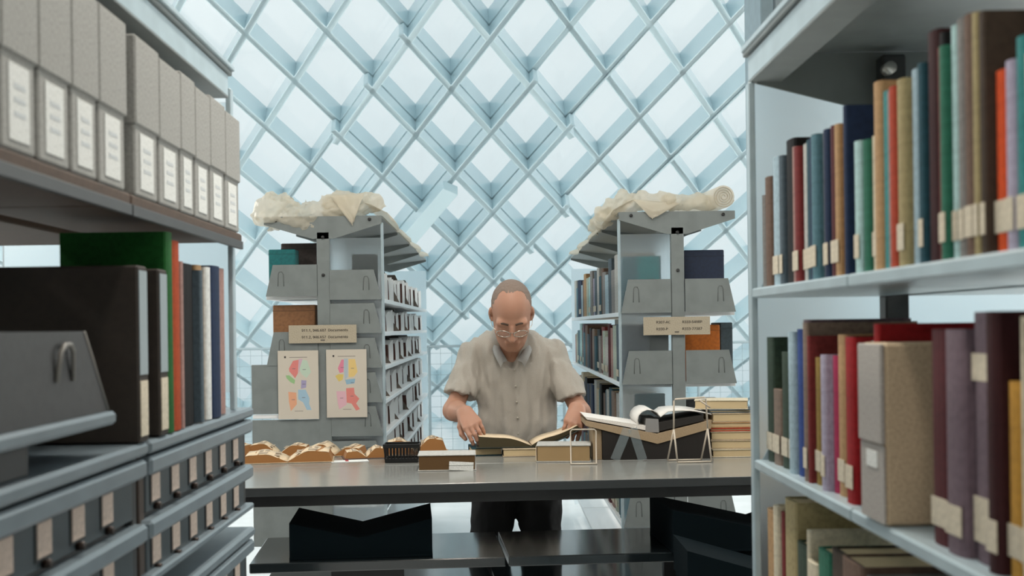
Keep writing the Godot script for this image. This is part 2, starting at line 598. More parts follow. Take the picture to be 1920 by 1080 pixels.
func glass_wall() -> void:
	var w := structure("wall_back")
	var steel: Material = mats["sky blue steel"]
	var n := grid_normal()
	if n.y < 0:
		n = -n
	var cmax := 21
	var r0 := -6
	var r1 := 12
	for fam in [1, -1]:
		for k in range(-60, 61, 2):
			# nodes (c, r) with c - fam * r == k
			var ra := 1000
			var rb := -1000
			for r in range(r0, r1 + 1):
				if absi(k + fam * r) <= cmax:
					ra = mini(ra, r)
					rb = maxi(rb, r)
			if rb - ra < 1:
				continue
			var a := grid_at(k + fam * ra, ra)
			var b := grid_at(k + fam * rb, rb)
			var st := fresh()
			grid_bar(st, a, b, 0.0, 0.16, 0.074, false)
			var beam := part("beam", done(st), steel, w)
			st = fresh()
			grid_bar(st, a, b, 0.16, 0.29, 0.046, true)
			part("mullion", done(st), steel, beam)
	# inner second layer of beams in the middle field
	var field := [[-1, -1], [-2, -2], [0, -2], [1, -1], [-2, 0], [0, 0], [-3, 1], [-1, 1], [1, 1], [-4, 2], [-2, 2], [0, 2], [2, 2], [-3, 3], [-1, 3], [1, 3], [-4, 4], [-2, 4], [0, 4], [2, 4], [-3, 5], [-1, 5], [1, 5], [-4, 6], [-2, 6], [0, 6], [-3, 7], [-1, 7], [-4, 8], [-2, 8], [-3, 9], [-5, 7]]
	var has := {}
	for f in field:
		has[Vector2i(f[0], f[1])] = true
	for fam in [1, -1]:
		for f in field:
			var v := Vector2i(f[0], f[1])
			if has.has(v - Vector2i(fam, 1)):
				continue
			var e := v
			while has.has(e + Vector2i(fam, 1)):
				e += Vector2i(fam, 1)
			if e == v:
				continue
			var st := fresh()
			grid_bar(st, grid_at(v.x - fam * 0.16, v.y - 0.16), grid_at(e.x + fam * 0.16, e.y + 0.16), -0.20, -0.02, 0.074, false)
			part("stiffening_beam", done(st), steel, w)
	# one wide brace crossing behind the pamphlet shelves
	var bs := fresh()
	grid_bar(bs, grid_at(-1.15, 3.15), grid_at(-4.6, 6.6), -0.36, -0.22, 0.2, true)
	part("wide_brace", done(bs), steel, w)
	# sprinkler pipes clipped along two diagonals
	for pr in [[[3.4, 0.6], [-3.0, 7.0]], [[7.6, 0.4], [0.4, 7.6]]]:
		var ps := fresh(true)
		tube(ps, [grid_at(pr[0][0] + 0.035, pr[0][1] + 0.035, -0.01), grid_at(pr[1][0] + 0.035, pr[1][1] + 0.035, -0.01)], 0.012, 8)
		part("pipe", done(ps), steel, w)
	# panes, one to a cell; those far to the sides are kept as one part
	var glass := glass_pane()
	var far := fresh()
	for r in range(r0 + 1, r1):
		for c in range(-cmax + 1, cmax):
			if posmod(c + r, 2) == 0:
				continue
			var p := [grid_at(c - 0.99, r, 0.27), grid_at(c, r - 0.99, 0.27), grid_at(c + 0.99, r, 0.27), grid_at(c, r + 0.99, 0.27)]
			var side := absi(c) > 9 + r / 3
			var st := far if side else fresh()
			var o := [p[0] + n * 0.012, p[1] + n * 0.012, p[2] + n * 0.012, p[3] + n * 0.012]
			quad(st, p[0], p[1], p[2], p[3])
			quad(st, o[3], o[2], o[1], o[0])
			for i in 4:
				quad(st, p[(i + 1) % 4], p[i], o[i], o[(i + 1) % 4])
			if not side:
				part("pane", done(st), glass, w)
	var fo := part("side_panes", done(far), glass, w)
	fo.set_meta("kind", "stuff")

func railing() -> void:
	var t := thing("mesh_railing", "waist high wire mesh railing running along the glass wall", "railing", Vector3(0, 0, -12.6))
	var m := mat("railing steel", Color(0.55, 0.62, 0.65), 0.4)
	part("top_rail", tube_mesh([Vector3(-6.5, 1.25, 0), Vector3(6.5, 1.25, 0)], 0.014, 10), m, t)
	part("bottom_rail", tube_mesh([Vector3(-6.5, 0.08, 0), Vector3(6.5, 0.08, 0)], 0.01, 8), m, t)
	for i in 10:
		var x := -6.5 + i * 13.0 / 9.0
		part("post", tube_mesh([Vector3(x, 0, 0), Vector3(x, 1.25, 0)], 0.016, 8), m, t)
	var st := fresh()
	for i in 108:
		box(st, Vector3(-6.48 + i * 0.12, 0.66, 0), Vector3(0.004, 1.17, 0.004), 0.0005)
	for j in 10:
		box(st, Vector3(0, 0.14 + j * 0.115, 0), Vector3(12.96, 0.004, 0.004), 0.0005)
	var g := part("wire_mesh", done(st), m, t)
	g.set_meta("kind", "stuff")

# ---------------------------------------------------------------- books and ranges
# a book standing on its tail: spine at local z = 0 facing +z, thickness along x, height along y
func book(called: String, label: String, group: String, colour: String, t: float, h: float, deep: float, at: Vector3, turn: float, tagged := 0, lean := 0.0, category := "book") -> Node3D:
	var o := thing(called, label, category, at, turn, group)
	if lean != 0.0:
		o.rotation.z = lean
	var bt := minf(0.0028, t * 0.2)
	var round := minf(0.007, t * 0.22)
	var poly := PackedVector2Array([Vector2(-t / 2, -deep), Vector2(-t / 2, -round)])
	for i in range(1, 6):
		var a := PI * i / 6.0
		poly.append(Vector2(-cos(a) * t / 2, -round + sin(a) * round))
	poly.append_array([Vector2(t / 2, -round), Vector2(t / 2, -deep), Vector2(t / 2 - bt, -deep), Vector2(t / 2 - bt, -round - bt), Vector2(-t / 2 + bt, -round - bt), Vector2(-t / 2 + bt, -deep)])
	var st := fresh()
	# profile lies in x, -z; extruded up
	prism(st, poly, 0.0, h, Transform3D(Basis(Vector3(1, 0, 0), Vector3(0, 0, 1), Vector3(0, 1, 0)), Vector3.ZERO))
	part("cover", done(st), cloth(colour), o)
	part("pages", box_mesh(Vector3(t - 2 * bt - 0.0004, h - 0.007, deep - round - bt - 0.005), 0.0008), mats["book block"], o, Vector3(0, h / 2, -(deep + round + bt) / 2 + 0.002))
	if tagged > 0:
		var lh := 0.034 if tagged == 1 else 0.05
		var lw := t * 0.86
		part("spine_label", box_mesh(Vector3(lw, lh, 0.0012), 0.0003), mats["label paper"], o, Vector3(0, 0.022 + lh / 2, -round * 0.12 + 0.0006))
	if tagged == 2:
		part("title_band", box_mesh(Vector3(t * 0.9, 0.03, 0.001), 0.0003), mats["label paper"], o, Vector3(0, h * 0.78, -round * 0.12 + 0.0005))
	return o

func size_word(t: float, h: float) -> String:
	if t > 0.045:
		return "thick "
	if t < 0.02:
		return "slim "
	if h > 0.262:
		return "tall "
	return ""

# a row of books along an aisle; books run from the far end towards the viewer
func row(list: Array, start: float, y: float, face: float, turn: float, where: String, from: String, group: String) -> void:
	var d := start
	var i := 0
	for b in list:
		var t: float = b[1]
		i += 1
		var colour: String = b[0]
		var back := rng.randf_range(0.0, 0.014)
		var deep := rng.randf_range(0.15, 0.2)
		var lab := 0
		if b.size() > 3:
			lab = b[3]
		elif rng.randf() < 0.62:
			lab = 1
		var gap := 0.0008
		var x := face + (back if turn < 0 else -back)
		var label := "%s%s book, %s from %s, %s" % [size_word(t, b[2]), colour, ordinal(i), from, where]
		book("book", label, group, colour, t - gap, b[2], deep, Vector3(x, y, -(d - t / 2)), turn, lab, 0.0)
		d -= t

# trapezoid steel end plate of a shelf, in the x-y plane; outer edge slopes in
func end_plate(parent: Node, inner: float, outer: float, y: float, z: float, h: float, m: Material, slot := true) -> void:
	var s := signf(outer - inner)
	var p := part("end_plate", prism_mesh([Vector2(inner, y), Vector2(outer, y), Vector2(outer - s * 0.034, y + h), Vector2(inner, y + h)], z - 0.003, z + 0.003), m, parent)
	if slot:
		var cx := outer - s * 0.07
		part("slot_rim", tube_mesh([Vector3(cx - 0.013, y + h * 0.32, z + 0.004), Vector3(cx - 0.011, y + h * 0.72, z + 0.004), Vector3(cx - 0.006, y + h * 0.78, z + 0.004), Vector3(cx + 0.006, y + h * 0.78, z + 0.004), Vector3(cx + 0.012, y + h * 0.7, z + 0.004), Vector3(cx + 0.014, y + h * 0.32, z + 0.004)], 0.0018, 6), mat("slot rim", Color(0.42, 0.44, 0.44), 0.4), p)

func near_right_range() -> void:
	var t := thing("library_range", "grey steel double sided bookshelf range, cream document box on its middle shelf", "bookshelf")
	var pale: Material = mats["pale shelving enamel"]
	var dark: Material = mats["dark shelving enamel"]
	part("end_panel", BoxMesh.new(), mats["frosted panel"], t, Vector3(0.77, 1.01, -2.305), Basis.from_scale(Vector3(0.54, 1.82, 0.012)))
	slab("end_post", Vector3(0.498, 0.0, -2.31), Vector3(0.5105, 1.92, -2.285), pale, t)
	for z in [-2.26, -1.36, -0.46]:
		slab("upright", Vector3(0.745, 0.0, z - 0.02), Vector3(0.79, 1.96, z + 0.02), dark, t, 0.003)
	var bays := [[-2.288, -1.670], [-1.664, -0.75], [-0.744, 0.15]]
	for y in [1.518, 1.185, 0.86, 0.53, 0.2]:
		for b in bays:
			slab("shelf", Vector3(0.5, y - 0.019, b[0]), Vector3(0.745, y, b[1]), pale, t, 0.003)
			slab("shelf", Vector3(0.79, y - 0.019, b[0]), Vector3(1.035, y, b[1]), pale, t, 0.003)
		end_plate(t, 0.745, 0.515, y, -2.283, 0.06, pale, false)
	# canopy
	slab("canopy_fascia", Vector3(0.503, 1.925, -2.31), Vector3(0.515, 1.975, 0.3), pale, t)
	slab("canopy_lip", Vector3(0.503, 1.921, -2.31), Vector3(0.565, 1.926, 0.3), mats["grey shelving enamel"], t, 0.001)
	slab("canopy_top", Vector3(0.497, 1.977, -2.33), Vector3(1.04, 1.992, 0.3), mats["grey shelving enamel"], t)
	slab("canopy_edge", Vector3(0.494, 1.986, -2.33), Vector3(0.502, 1.999, 0.3), pale, t)
	part("canopy_bracket", prism_mesh([Vector2(0.516, 1.918), Vector2(0.77, 1.852), Vector2(0.77, 1.976), Vector2(0.516, 1.976)], -2.296, -2.29), mats["grey shelving enamel"], t)
	part("canopy_bracket", prism_mesh([Vector2(0.77, 1.976), Vector2(0.77, 1.852), Vector2(1.024, 1.918), Vector2(1.024, 1.976)], -2.296, -2.29), mats["grey shelving enamel"], t)
	slab("canopy_fascia", Vector3(1.025, 1.925, -2.31), Vector3(1.037, 1.975, 0.3), pale, t)
	part("bolt", tube_mesh([Vector3(0.752, 1.93, -2.24), Vector3(0.752, 1.93, -2.215)], 0.012, 10), mat("zinc bolt", Color(0.8, 0.8, 0.78), 0.3, 0.6), t)
	var from := "end post"
	row([["grey",0.022,0.179],["pale green",0.022,0.212],["brown",0.044,0.207],["pale blue",0.048,0.238],["slate",0.026,0.235],["black",0.062,0.257],["rose",0.022,0.238],["dark red",0.029,0.234],["light grey",0.039,0.234],["dark teal",0.034,0.235],["navy",0.025,0.234],["teal grey",0.032,0.234],["grey",0.026,0.234],["navy",0.027,0.233],["lilac",0.022,0.233],["maroon",0.024,0.231],["tan",0.022,0.229],["ochre",0.023,0.228],["navy",0.017,0.249,0],["grey",0.035,0.183,0],["pale aqua",0.025,0.188],["green",0.024,0.186],["cream",0.020,0.188],["tan",0.029,0.257,0],["teal",0.029,0.239],["grey",0.023,0.234],["orange red",0.023,0.235,0],["khaki",0.028,0.239],["pale blue",0.021,0.246],["teal grey",0.019,0.246],["dark teal",0.018,0.245],["dark maroon",0.036,0.277,0],["black",0.017,0.269],["dark red",0.013,0.248,1],["green",0.018,0.246,1],["pale aqua",0.016,0.265,1],["grey",0.017,0.268,1],["white",0.018,0.267,1],["brown",0.024,0.263],["khaki",0.014,0.260],["dark brown",0.015,0.257],["orange",0.033,0.190,1],["lilac",0.021,0.194,1],["teal",0.021,0.213,1],["cream",0.026,0.192,1],["brown",0.022,0.212,1],["navy",0.019,0.209,1],["grey",0.03,0.22],["maroon",0.03,0.24],["tan",0.028,0.23],["slate",0.03,0.235],["cream",0.026,0.22]],
		2.278, 1.518, 0.512, -PI / 2, "shelf above the cream document box", from, "books on the shelf above the document box")
	row([["dark green",0.050,0.238],["taupe",0.061,0.141],["dark green",0.052,0.212],["teal",0.030,0.208],["pale blue",0.035,0.249],["blue",0.037,0.254,0],["mauve",0.039,0.270],["taupe",0.026,0.265],["dark red",0.015,0.243,0],["olive",0.033,0.208],["lime",0.037,0.207],["lilac",0.025,0.214],["magenta",0.030,0.213,0],["tan",0.039,0.246],["dark brown",0.033,0.244],["red",0.042,0.243,1],["lilac",0.020,0.210],["cream",0.029,0.215],["grey",0.020,0.238],["red",0.022,0.262]],
		2.278, 1.185, 0.512, -PI / 2, "same shelf as the cream document box", from, "books beyond the document box")
	var bx := thing("document_box", "tall cream and grey document box with flap front, standing among the maroon volumes", "box", Vector3(0.499, 1.186, -1.556))
	slab("body", Vector3(0.0, 0.0, -0.048), Vector3(0.23, 0.236, 0.048), mat("box board cream", Color(0.72, 0.64, 0.53), 0.8, 0.0, "fine", 8.0), bx, 0.004)
	slab("flap", Vector3(-0.006, 0.105, -0.047), Vector3(0.0, 0.235, 0.047), mat("box board grey", Color(0.64, 0.62, 0.60), 0.8, 0.0, "fine", 8.0), bx, 0.002)
	slab("lower_front", Vector3(-0.003, 0.002, -0.047), Vector3(0.0, 0.103, 0.047), mats["box board grey"], bx, 0.001)
	slab("label_card", Vector3(-0.0042, 0.072, -0.02), Vector3(-0.003, 0.094, 0.024), mats["paper"], bx, 0.0003)
	row([["maroon",0.058,0.255,1],["mauve",0.055,0.255,1],["mauve",0.058,0.274,2],["dark maroon",0.032,0.274,1],["ochre",0.033,0.202,1],["cream",0.026,0.268,1],["brown",0.045,0.262,1],["grey",0.033,0.269],["dark brown",0.04,0.25],["maroon",0.04,0.26],["navy",0.04,0.25]],
		1.415, 1.185, 0.512, -PI / 2, "on the nearer side", "cream document box", "volumes before the document box")
	row([["tan",0.061,0.233,0],["cream",0.033,0.248,0],["dark red",0.021,0.240,0],["khaki",0.081,0.270,0],["dark green",0.07,0.205],["cream",0.022,0.236,0],["cream",0.06,0.19,0],["green",0.07,0.222,0],["dark brown",0.09,0.235],["brown",0.10,0.24],["grey",0.05,0.23],["dark teal",0.05,0.22],["maroon",0.06,0.235]],
		2.278, 0.86, 0.512, -PI / 2, "shelf below the cream document box", from, "books on the shelf below the document box")

func near_left_range() -> void:
	var t := thing("library_range", "grey steel range with document boxes on top and drawers below", "bookshelf")
	var pale: Material = mats["pale shelving enamel"]
	var grey: Material = mats["grey shelving enamel"]
	var dark: Material = mats["dark shelving enamel"]
	part("end_panel", BoxMesh.new(), mats["frosted panel"], t, Vector3(-0.86, 1.64, -2.675), Basis.from_scale(Vector3(0.52, 0.66, 0.012)))
	slab("end_post", Vector3(-0.606, 1.27, -2.685), Vector3(-0.594, 2.0, -2.66), pale, t)
	for z in [-2.62, -1.9, -1.0]:
		slab("upright", Vector3(-0.875, 1.27, z - 0.02), Vector3(-0.83, 1.97, z + 0.02), dark, t, 0.003)
	var brownish := mat("shelf liner brown", Color(0.30, 0.23, 0.18), 0.7, 0.0, "mottle", 6.0)
	for b in [[-2.668, -1.86], [-1.855, -0.8]]:
		slab("shelf", Vector3(-0.83, 1.650, b[0]), Vector3(-0.575, 1.669, b[1]), brownish, t, 0.003)
		slab("shelf", Vector3(-1.13, 1.650, b[0]), Vector3(-0.875, 1.669, b[1]), brownish, t, 0.003)
		slab("shelf_lip", Vector3(-0.58, 1.634, b[0]), Vector3(-0.572, 1.652, b[1]), dark, t, 0.001)
	slab("canopy_fascia", Vector3(-0.607, 1.976, -2.64), Vector3(-0.595, 2.026, 0.3), pale, t)
	slab("canopy_lip", Vector3(-0.657, 1.973, -2.64), Vector3(-0.595, 1.978, 0.3), grey, t, 0.001)
	slab("canopy_top", Vector3(-1.13, 2.026, -2.66), Vector3(-0.59, 2.04, 0.3), mats["grey shelving enamel"], t)
	slab("canopy_edge", Vector3(-0.592, 2.036, -2.66), Vector3(-0.584, 2.048, 0.3), pale, t)
	# nearer deck with its slotted end plate
	slab("deck", Vector3(-0.95, 1.312, -1.765), Vector3(-0.572, 1.332, -0.7), mats["cabinet enamel"], t, 0.005)
	var sb := thing("slant_ended_box", "charcoal box with a slanted end and U handle, on the pale deck", "box")
	var q := Transform3D(Basis(Vector3(0, 0, -1), Vector3.UP, Vector3(1, 0, 0)), Vector3.ZERO)
	var bs := fresh()
	prism(bs, PackedVector2Array([Vector2(1.758, 1.3325), Vector2(0.9, 1.3325), Vector2(0.9, 1.452), Vector2(1.66, 1.452)]), -0.82, -0.583, q)
	part("case", done(bs), mat("charcoal board", Color(0.21, 0.215, 0.22), 0.5, 0.0, "mottle", 5.0), sb)
	part("handle", tube_mesh([Vector3(-0.581, 1.385, -1.55), Vector3(-0.576, 1.425, -1.553), Vector3(-0.575, 1.434, -1.565), Vector3(-0.575, 1.434, -1.585), Vector3(-0.576, 1.425, -1.598), Vector3(-0.581, 1.385, -1.61)], 0.0035, 8), mat("slot steel", Color(0.45, 0.44, 0.42), 0.4), sb)
	part("edge_binding", tube_mesh([Vector3(-0.583, 1.334, -1.757), Vector3(-0.583, 1.451, -1.661)], 0.0025, 6), mats["slot steel"], sb)
	slab("deck_bracket", Vector3(-0.95, 1.268, -1.5), Vector3(-0.6, 1.313, -0.8), dark, t)
	# books and files above the drawers
	var list := [["rose", 0.06, 0.315, 0], ["white", 0.03, 0.31, 0], ["navy", 0.074, 0.315, 0], ["white", 0.037, 0.31, 0], ["tan", 0.047, 0.312, 0], ["slate", 0.02, 0.30, 0], ["black", 0.118, 0.31, 0], ["rose", 0.018, 0.31, 0], ["rust", 0.054, 0.345, 0], ["bright green", 0.044, 0.357, 0]]
	row(list, 2.577, 1.27, -0.578, PI / 2, "shelf above the drawers", "the far end", "large books above the drawer cabinets")
	for k in 2:
		var z: float = [-2.04, -1.922][k]
		var f := thing("pamphlet_file", ["brown pamphlet file with pale label front, next to the green book", "brown pamphlet file with pale label front, beside the slant ended box"][k], "file box", Vector3(-0.578, 1.27, z), 0.0, "pamphlet files")
		slab("case", Vector3(-0.245, 0.0, -0.025), Vector3(0.0, 0.288, 0.027), mat("file board brown", Color(0.165, 0.135, 0.11), 0.75, 0.0, "mottle", 7.0), f, 0.003)
		slab("front_strip", Vector3(0.0, 0.11, -0.02), Vector3(0.0015, 0.28, 0.022), mat("file strip pale", Color(0.55, 0.60, 0.62), 0.7), f, 0.0005)
		slab("label_card", Vector3(0.0, 0.01, -0.018), Vector3(0.0018, 0.1, 0.021), mats["label paper"], f, 0.0005)
	# document boxes on the upper shelf
	var edges := [2.644, 2.502, 2.37, 2.251, 2.147, 2.01, 1.876, -1.0, 1.834, 1.705, 1.595, 1.479, 1.366, 1.25]
	var board := mat("archive board", Color(0.60, 0.60, 0.585), 0.8, 0.0, "fine", 6.0)
	var shade := board
	var count := 0
	for i in edges.size() - 1:
		if edges[i] < 0.0 or edges[i + 1] < 0.0:
			continue
		count += 1
		var w: float = edges[i] - edges[i + 1]
		var h := 0.262 if edges[i] < 1.85 else 0.258 - 0.006 * (count % 2)
		var o := thing("archive_box", "grey archive box with white label, %s from the far end of its shelf" % ordinal(count), "box", Vector3(-0.575, 1.67, -(edges[i] + edges[i + 1]) / 2), 0.0, "archive boxes under the canopy")
		slab("base", Vector3(-0.245, 0.0, -w / 2 + 0.006), Vector3(0.0, h - 0.006, w / 2 - 0.006), shade, o, 0.003)
		slab("lid", Vector3(-0.248, h * 0.44, -w / 2 + 0.0015), Vector3(0.004, h, w / 2 - 0.0015), board, o, 0.003)
		var lc := slab("label_card", Vector3(0.0, 0.012, -w * 0.27), Vector3(0.0015, h * 0.40, w * 0.27), mats["paper"], o, 0.0004)
		for k in 3:
			part("print_line", box_mesh(Vector3(0.0004, 0.006, w * 0.3), 0.0001), mat("faint print", Color(0.74, 0.76, 0.77), 0.8), lc, Vector3(0.001, 0.02 - k * 0.017, 0.0))
	# drawer cabinets
	cabinet(-1.958, -2.786, 1.268, 2, "two tier card drawer cabinet under the rust coloured book")
	cabinet(-1.08, -1.945, 1.268, 2, "two tier card drawer cabinet under the slant ended box")
	cabinet(-1.958, -2.786, 0.985, 3, "lower three tier card drawer cabinet, at the end of the range")
	cabinet(-1.08, -1.945, 0.985, 3, "lower three tier card drawer cabinet, nearer bay")
	cabinet(-1.958, -2.786, 0.615, 5, "bottom card drawer cabinet standing on floor, at the range end")
	cabinet(-1.08, -1.945, 0.615, 5, "bottom card drawer cabinet standing on floor, nearer bay")

func cabinet(z1: float, z0: float, top: float, tiers: int, label: String) -> void:
	var t := thing("drawer_cabinet", label, "cabinet")
	var pale: Material = mats["cabinet enamel"]
	var face := mat("drawer enamel", Color(0.27, 0.31, 0.33), 0.4, 0.0, "coarse", 3.0)
	var dark: Material = mats["dark shelving enamel"]
	var low := top - 0.024 - tiers * 0.107
	slab("body", Vector3(-1.05, low, z0), Vector3(-0.612, top - 0.02, z1), dark, t, 0.003)
	slab("top_lip", Vector3(-1.05, top - 0.022, z0), Vector3(-0.578, top, z1), pale, t, 0.006)
	slab("bottom_lip", Vector3(-0.62, low - 0.002, z0), Vector3(-0.58, low + 0.012, z1), pale, t, 0.004)
	slab("side_frame", Vector3(-0.625, low, z0), Vector3(-0.6, top - 0.02, z0 + 0.025), dark, t)
	slab("side_frame", Vector3(-0.625, low, z1 - 0.03), Vector3(-0.6, top - 0.02, z1), mat("frame brown", Color(0.25, 0.20, 0.17), 0.6), t)
	for k in tiers:
		var y := top - 0.026 - k * 0.107
		var d := slab("drawer", Vector3(-0.64, y - 0.1, z0 + 0.027), Vector3(-0.598, y - 0.03, z1 - 0.032), face, t, 0.002)
		slab("drawer_rail", Vector3(-0.64, y - 0.033, z0 + 0.004), Vector3(-0.579, y - 0.002, z1 - 0.006), pale, t, 0.006)
		for i in 6:
			var z := z1 - 0.082 - i * 0.125
			if z < z0 + 0.05:
				continue
			var c := d.position
			part("label_holder", box_mesh(Vector3(0.003, 0.054, 0.058), 0.0008), dark, d, Vector3(-0.5975, y - 0.062, z) - c)
			part("label_card", box_mesh(Vector3(0.0016, 0.046, 0.048), 0.0004), mat("drawer card", Color(0.78, 0.71, 0.66), 0.8, 0.0, "mottle", 12.0), d, Vector3(-0.5952, y - 0.061, z) - c)
			part("knob", tube_mesh([Vector3(0, 0, 0), Vector3(0.012, 0, 0)], 0.0065, 8), mat("knob bronze", Color(0.16, 0.12, 0.10), 0.4, 0.5), d, Vector3(-0.5985, y - 0.094, z) - c)

func back_range(label: String, x0: float, x1: float, z0: float, z1: float, levels_in: Array, levels_out: Array, inner: float, outer: float) -> Node3D:
	var t := thing("library_range", label, "bookshelf")
	var grey: Material = mats["grey shelving enamel"]
	var pale: Material = mats["pale shelving enamel"]
	var mid := (x0 + x1) / 2.0
	var s := signf(outer - inner)
	var white := mat("white shelf enamel", Color(0.95, 0.96, 0.965), 0.3)
	# near end: post, gull wing canopy bracket
	slab("end_post", Vector3(mid - 0.03, 0.0, z0 - 0.03), Vector3(mid + 0.03, 1.9, z0 + 0.004), grey, t, 0.003)
	part("canopy_bracket", prism_mesh([Vector2(x0, 1.972), Vector2(x0, 1.935), Vector2(mid - 0.05, 1.868), Vector2(mid + 0.05, 1.868), Vector2(x1, 1.935), Vector2(x1, 1.972)], z0 - 0.004, z0 + 0.004), grey, t)
	for p in [[x0 + 0.055, 1.955], [x1 - 0.055, 1.955], [mid, 1.875], [mid, 1.70]]:
		part("bolt", tube_mesh([Vector3(p[0], p[1], z0 + 0.003), Vector3(p[0], p[1], z0 + 0.011)], 0.008, 8), mat("bolt dark", Color(0.22, 0.22, 0.22), 0.4, 0.4), t)
	part("end_panel", BoxMesh.new(), mats["frosted panel"], t, Vector3((inner + mid + s * -0.03) / 2, 0.99, z0 - 0.012), Basis.from_scale(Vector3(absf(mid - inner) - 0.03, 1.76, 0.010)))
	part("end_panel", BoxMesh.new(), mats["frosted panel"], t, Vector3(mid, 0.99, z1 + 0.01), Basis.from_scale(Vector3(x1 - x0, 1.78, 0.010)))
	slab("corner_strip", Vector3(inner - 0.006, 0.0, z0 - 0.03), Vector3(inner + 0.006, 1.94, z0 - 0.004), pale, t)
	var bays := 4
	var bl := (z0 - z1) / bays
	for k in bays:
		var a := z0 - 0.03 - k * bl
		var b := a - bl + 0.012
		if k > 0:
			slab("upright", Vector3(mid - 0.025, 0.0, a - 0.02), Vector3(mid + 0.025, 1.93, a + 0.02), grey, t)
		for y in levels_in:
			slab("shelf", Vector3(minf(inner, mid - s * 0.03), y - 0.02, b), Vector3(maxf(inner, mid - s * 0.03), y, a), white, t, 0.002)
		for y in levels_out:
			slab("shelf", Vector3(minf(outer, mid + s * 0.03), y - 0.02, b), Vector3(maxf(outer, mid + s * 0.03), y, a), white, t, 0.002)
		# canopy of one bay, each wing sloping to the middle
		for w in [x0, x1]:
			part("canopy", prism_mesh([Vector2(mid, 1.93), Vector2(w, 1.962), Vector2(w, 1.974), Vector2(mid, 1.945)], b, a), mats["grey shelving enamel"], t)
			part("canopy_bracket", prism_mesh([Vector2(w, 1.95), Vector2(w, 1.962), Vector2(mid, 1.93), Vector2(mid, 1.87)], b, b + 0.004), grey, t)
	return t

func back_right_range() -> void:
	var z0 := -5.42
	var z1 := -8.9
	var lv := [1.51, 1.18, 0.85, 0.52, 0.2]
	var t := back_range("double sided book range with the lettered sign and orange box at its end", 0.575, 1.11, z0, z1, lv, lv, 0.575, 1.11)
	for y in [1.505, 1.175, 0.845, 0.515]:
		end_plate(t, 0.81, 0.578, y, z0 + 0.004, 0.155, mats["grey shelving enamel"])
		end_plate(t, 0.875, 1.108, y, z0 + 0.004, 0.155, mats["grey shelving enamel"])
	# volumes on the side facing the aisle
	var pal_a := ["slate", "grey", "light grey", "teal grey", "navy", "navy", "pale blue", "taupe", "tan", "pale green", "teal", "pale aqua", "grey", "lilac", "slate", "light grey", "dark teal", "brown", "grey", "pale blue"]
	var pal_b := ["pale green", "light grey", "maroon", "rose", "pale green", "slate", "teal grey", "pale aqua", "taupe", "mauve", "teal grey", "brown", "slate", "black", "dark maroon", "taupe", "dark teal", "black", "grey", "dark red"]
	var pal_c := ["light grey", "dark teal", "taupe", "light grey", "white", "lilac", "dark green", "black", "cream", "navy", "black", "navy", "dark brown", "navy", "light grey", "beige", "teal", "black", "brown", "dark teal"]
	var k := 0
	for e in [[1.51, pal_a, "top shelf"], [1.18, pal_b, "second shelf"], [0.85, pal_c, "third shelf"], [0.52, pal_b, "fourth shelf"]]:
		k += 1
		var d := 8.78
		var i := 0
		while d > 5.62:
			var w := rng.randf_range(0.09, 0.2)
			if d - w < 5.46:
				w = d - 5.46
			var h := rng.randf_range(0.2, 0.285)
			i += 1
			var c: String = e[1][(i + k) % 20]
			book("bound_volume", "%s%s bound volume, %s from far end, %s behind lettered sign" % ["tall " if h > 0.262 else "", c, ordinal(i), e[2]], "bound volumes facing the pamphlet shelves", c, w - 0.004, h, 0.19, Vector3(0.583 + rng.randf_range(0, 0.012), e[0] + 0.0005, -(d - w / 2)), -PI / 2, 1 if rng.randf() < 0.4 else 0, 0.0, "book")
			d -= w
	# what stands at the outer side and behind the frosted half
	end_box("binder_box", "dark blue binder box above the slotted plate beside the end post", PAL["navy"] * 0.9, Vector3(0.895, 1.511, -5.66), Vector3(0.19, 0.29, 0.2), "blue binder")
	end_box("card_box", "grey card box behind the dark blue binder box", Color(0.5, 0.5, 0.5), Vector3(1.04, 1.511, -5.9), Vector3(0.07, 0.275, 0.2), "grey card")
	end_box("storage_box", "orange storage box behind the lettered sign", Color(0.74, 0.40, 0.07), Vector3(0.88, 1.181, -5.66), Vector3(0.18, 0.265, 0.2), "orange board")
	end_box("storage_box", "dark slate box next to the orange storage box", Color(0.22, 0.28, 0.31), Vector3(1.065, 1.181, -5.70), Vector3(0.06, 0.275, 0.24), "slate board")
	end_box("storage_box", "charcoal box on the shelf below the orange storage box", Color(0.16, 0.17, 0.18), Vector3(0.88, 0.851, -5.66), Vector3(0.19, 0.24, 0.2), "charcoal board")
	end_box("binder", "teal binder glimpsed through the frosted end panel", Color(0.02, 0.50, 0.52), Vector3(0.66, 1.511, -5.452), Vector3(0.1, 0.255, 0.012), "teal board")
	end_box("binder", "dark green binder glimpsed through the frosted end panel", Color(0.06, 0.16, 0.16), Vector3(0.71, 1.181, -5.452), Vector3(0.09, 0.25, 0.012), "deep green board")
	end_box("binder", "deep teal binder low behind the frosted end panel", Color(0.03, 0.26, 0.30), Vector3(0.64, 0.851, -5.452), Vector3(0.14, 0.28, 0.012), "deep teal board")
	sign_board("cream paper sign with call numbers on the bookshelf range end", Vector3(0.8315, 1.4435, -5.398), 0.307, 0.083, ["R307-AC", "R330-P"], ["R333-5498P", "R333-77387"])

func end_box(called: String, label: String, c: Color, at: Vector3, s: Vector3, key: String) -> void:
	var t := thing(called, label, "box", at + Vector3(s.x / 2, 0, 0))
	part("case", box_mesh(s, 0.004), mat(key, c, 0.6, 0.0, "mottle", 6.0), t, Vector3(0, s.y / 2, 0))
	part("lid_line", box_mesh(Vector3(s.x * 1.004, 0.004, s.z * 1.004), 0.0005), mat(key + " lid", c * 0.8, 0.6), t, Vector3(0, s.y * 0.9, 0))

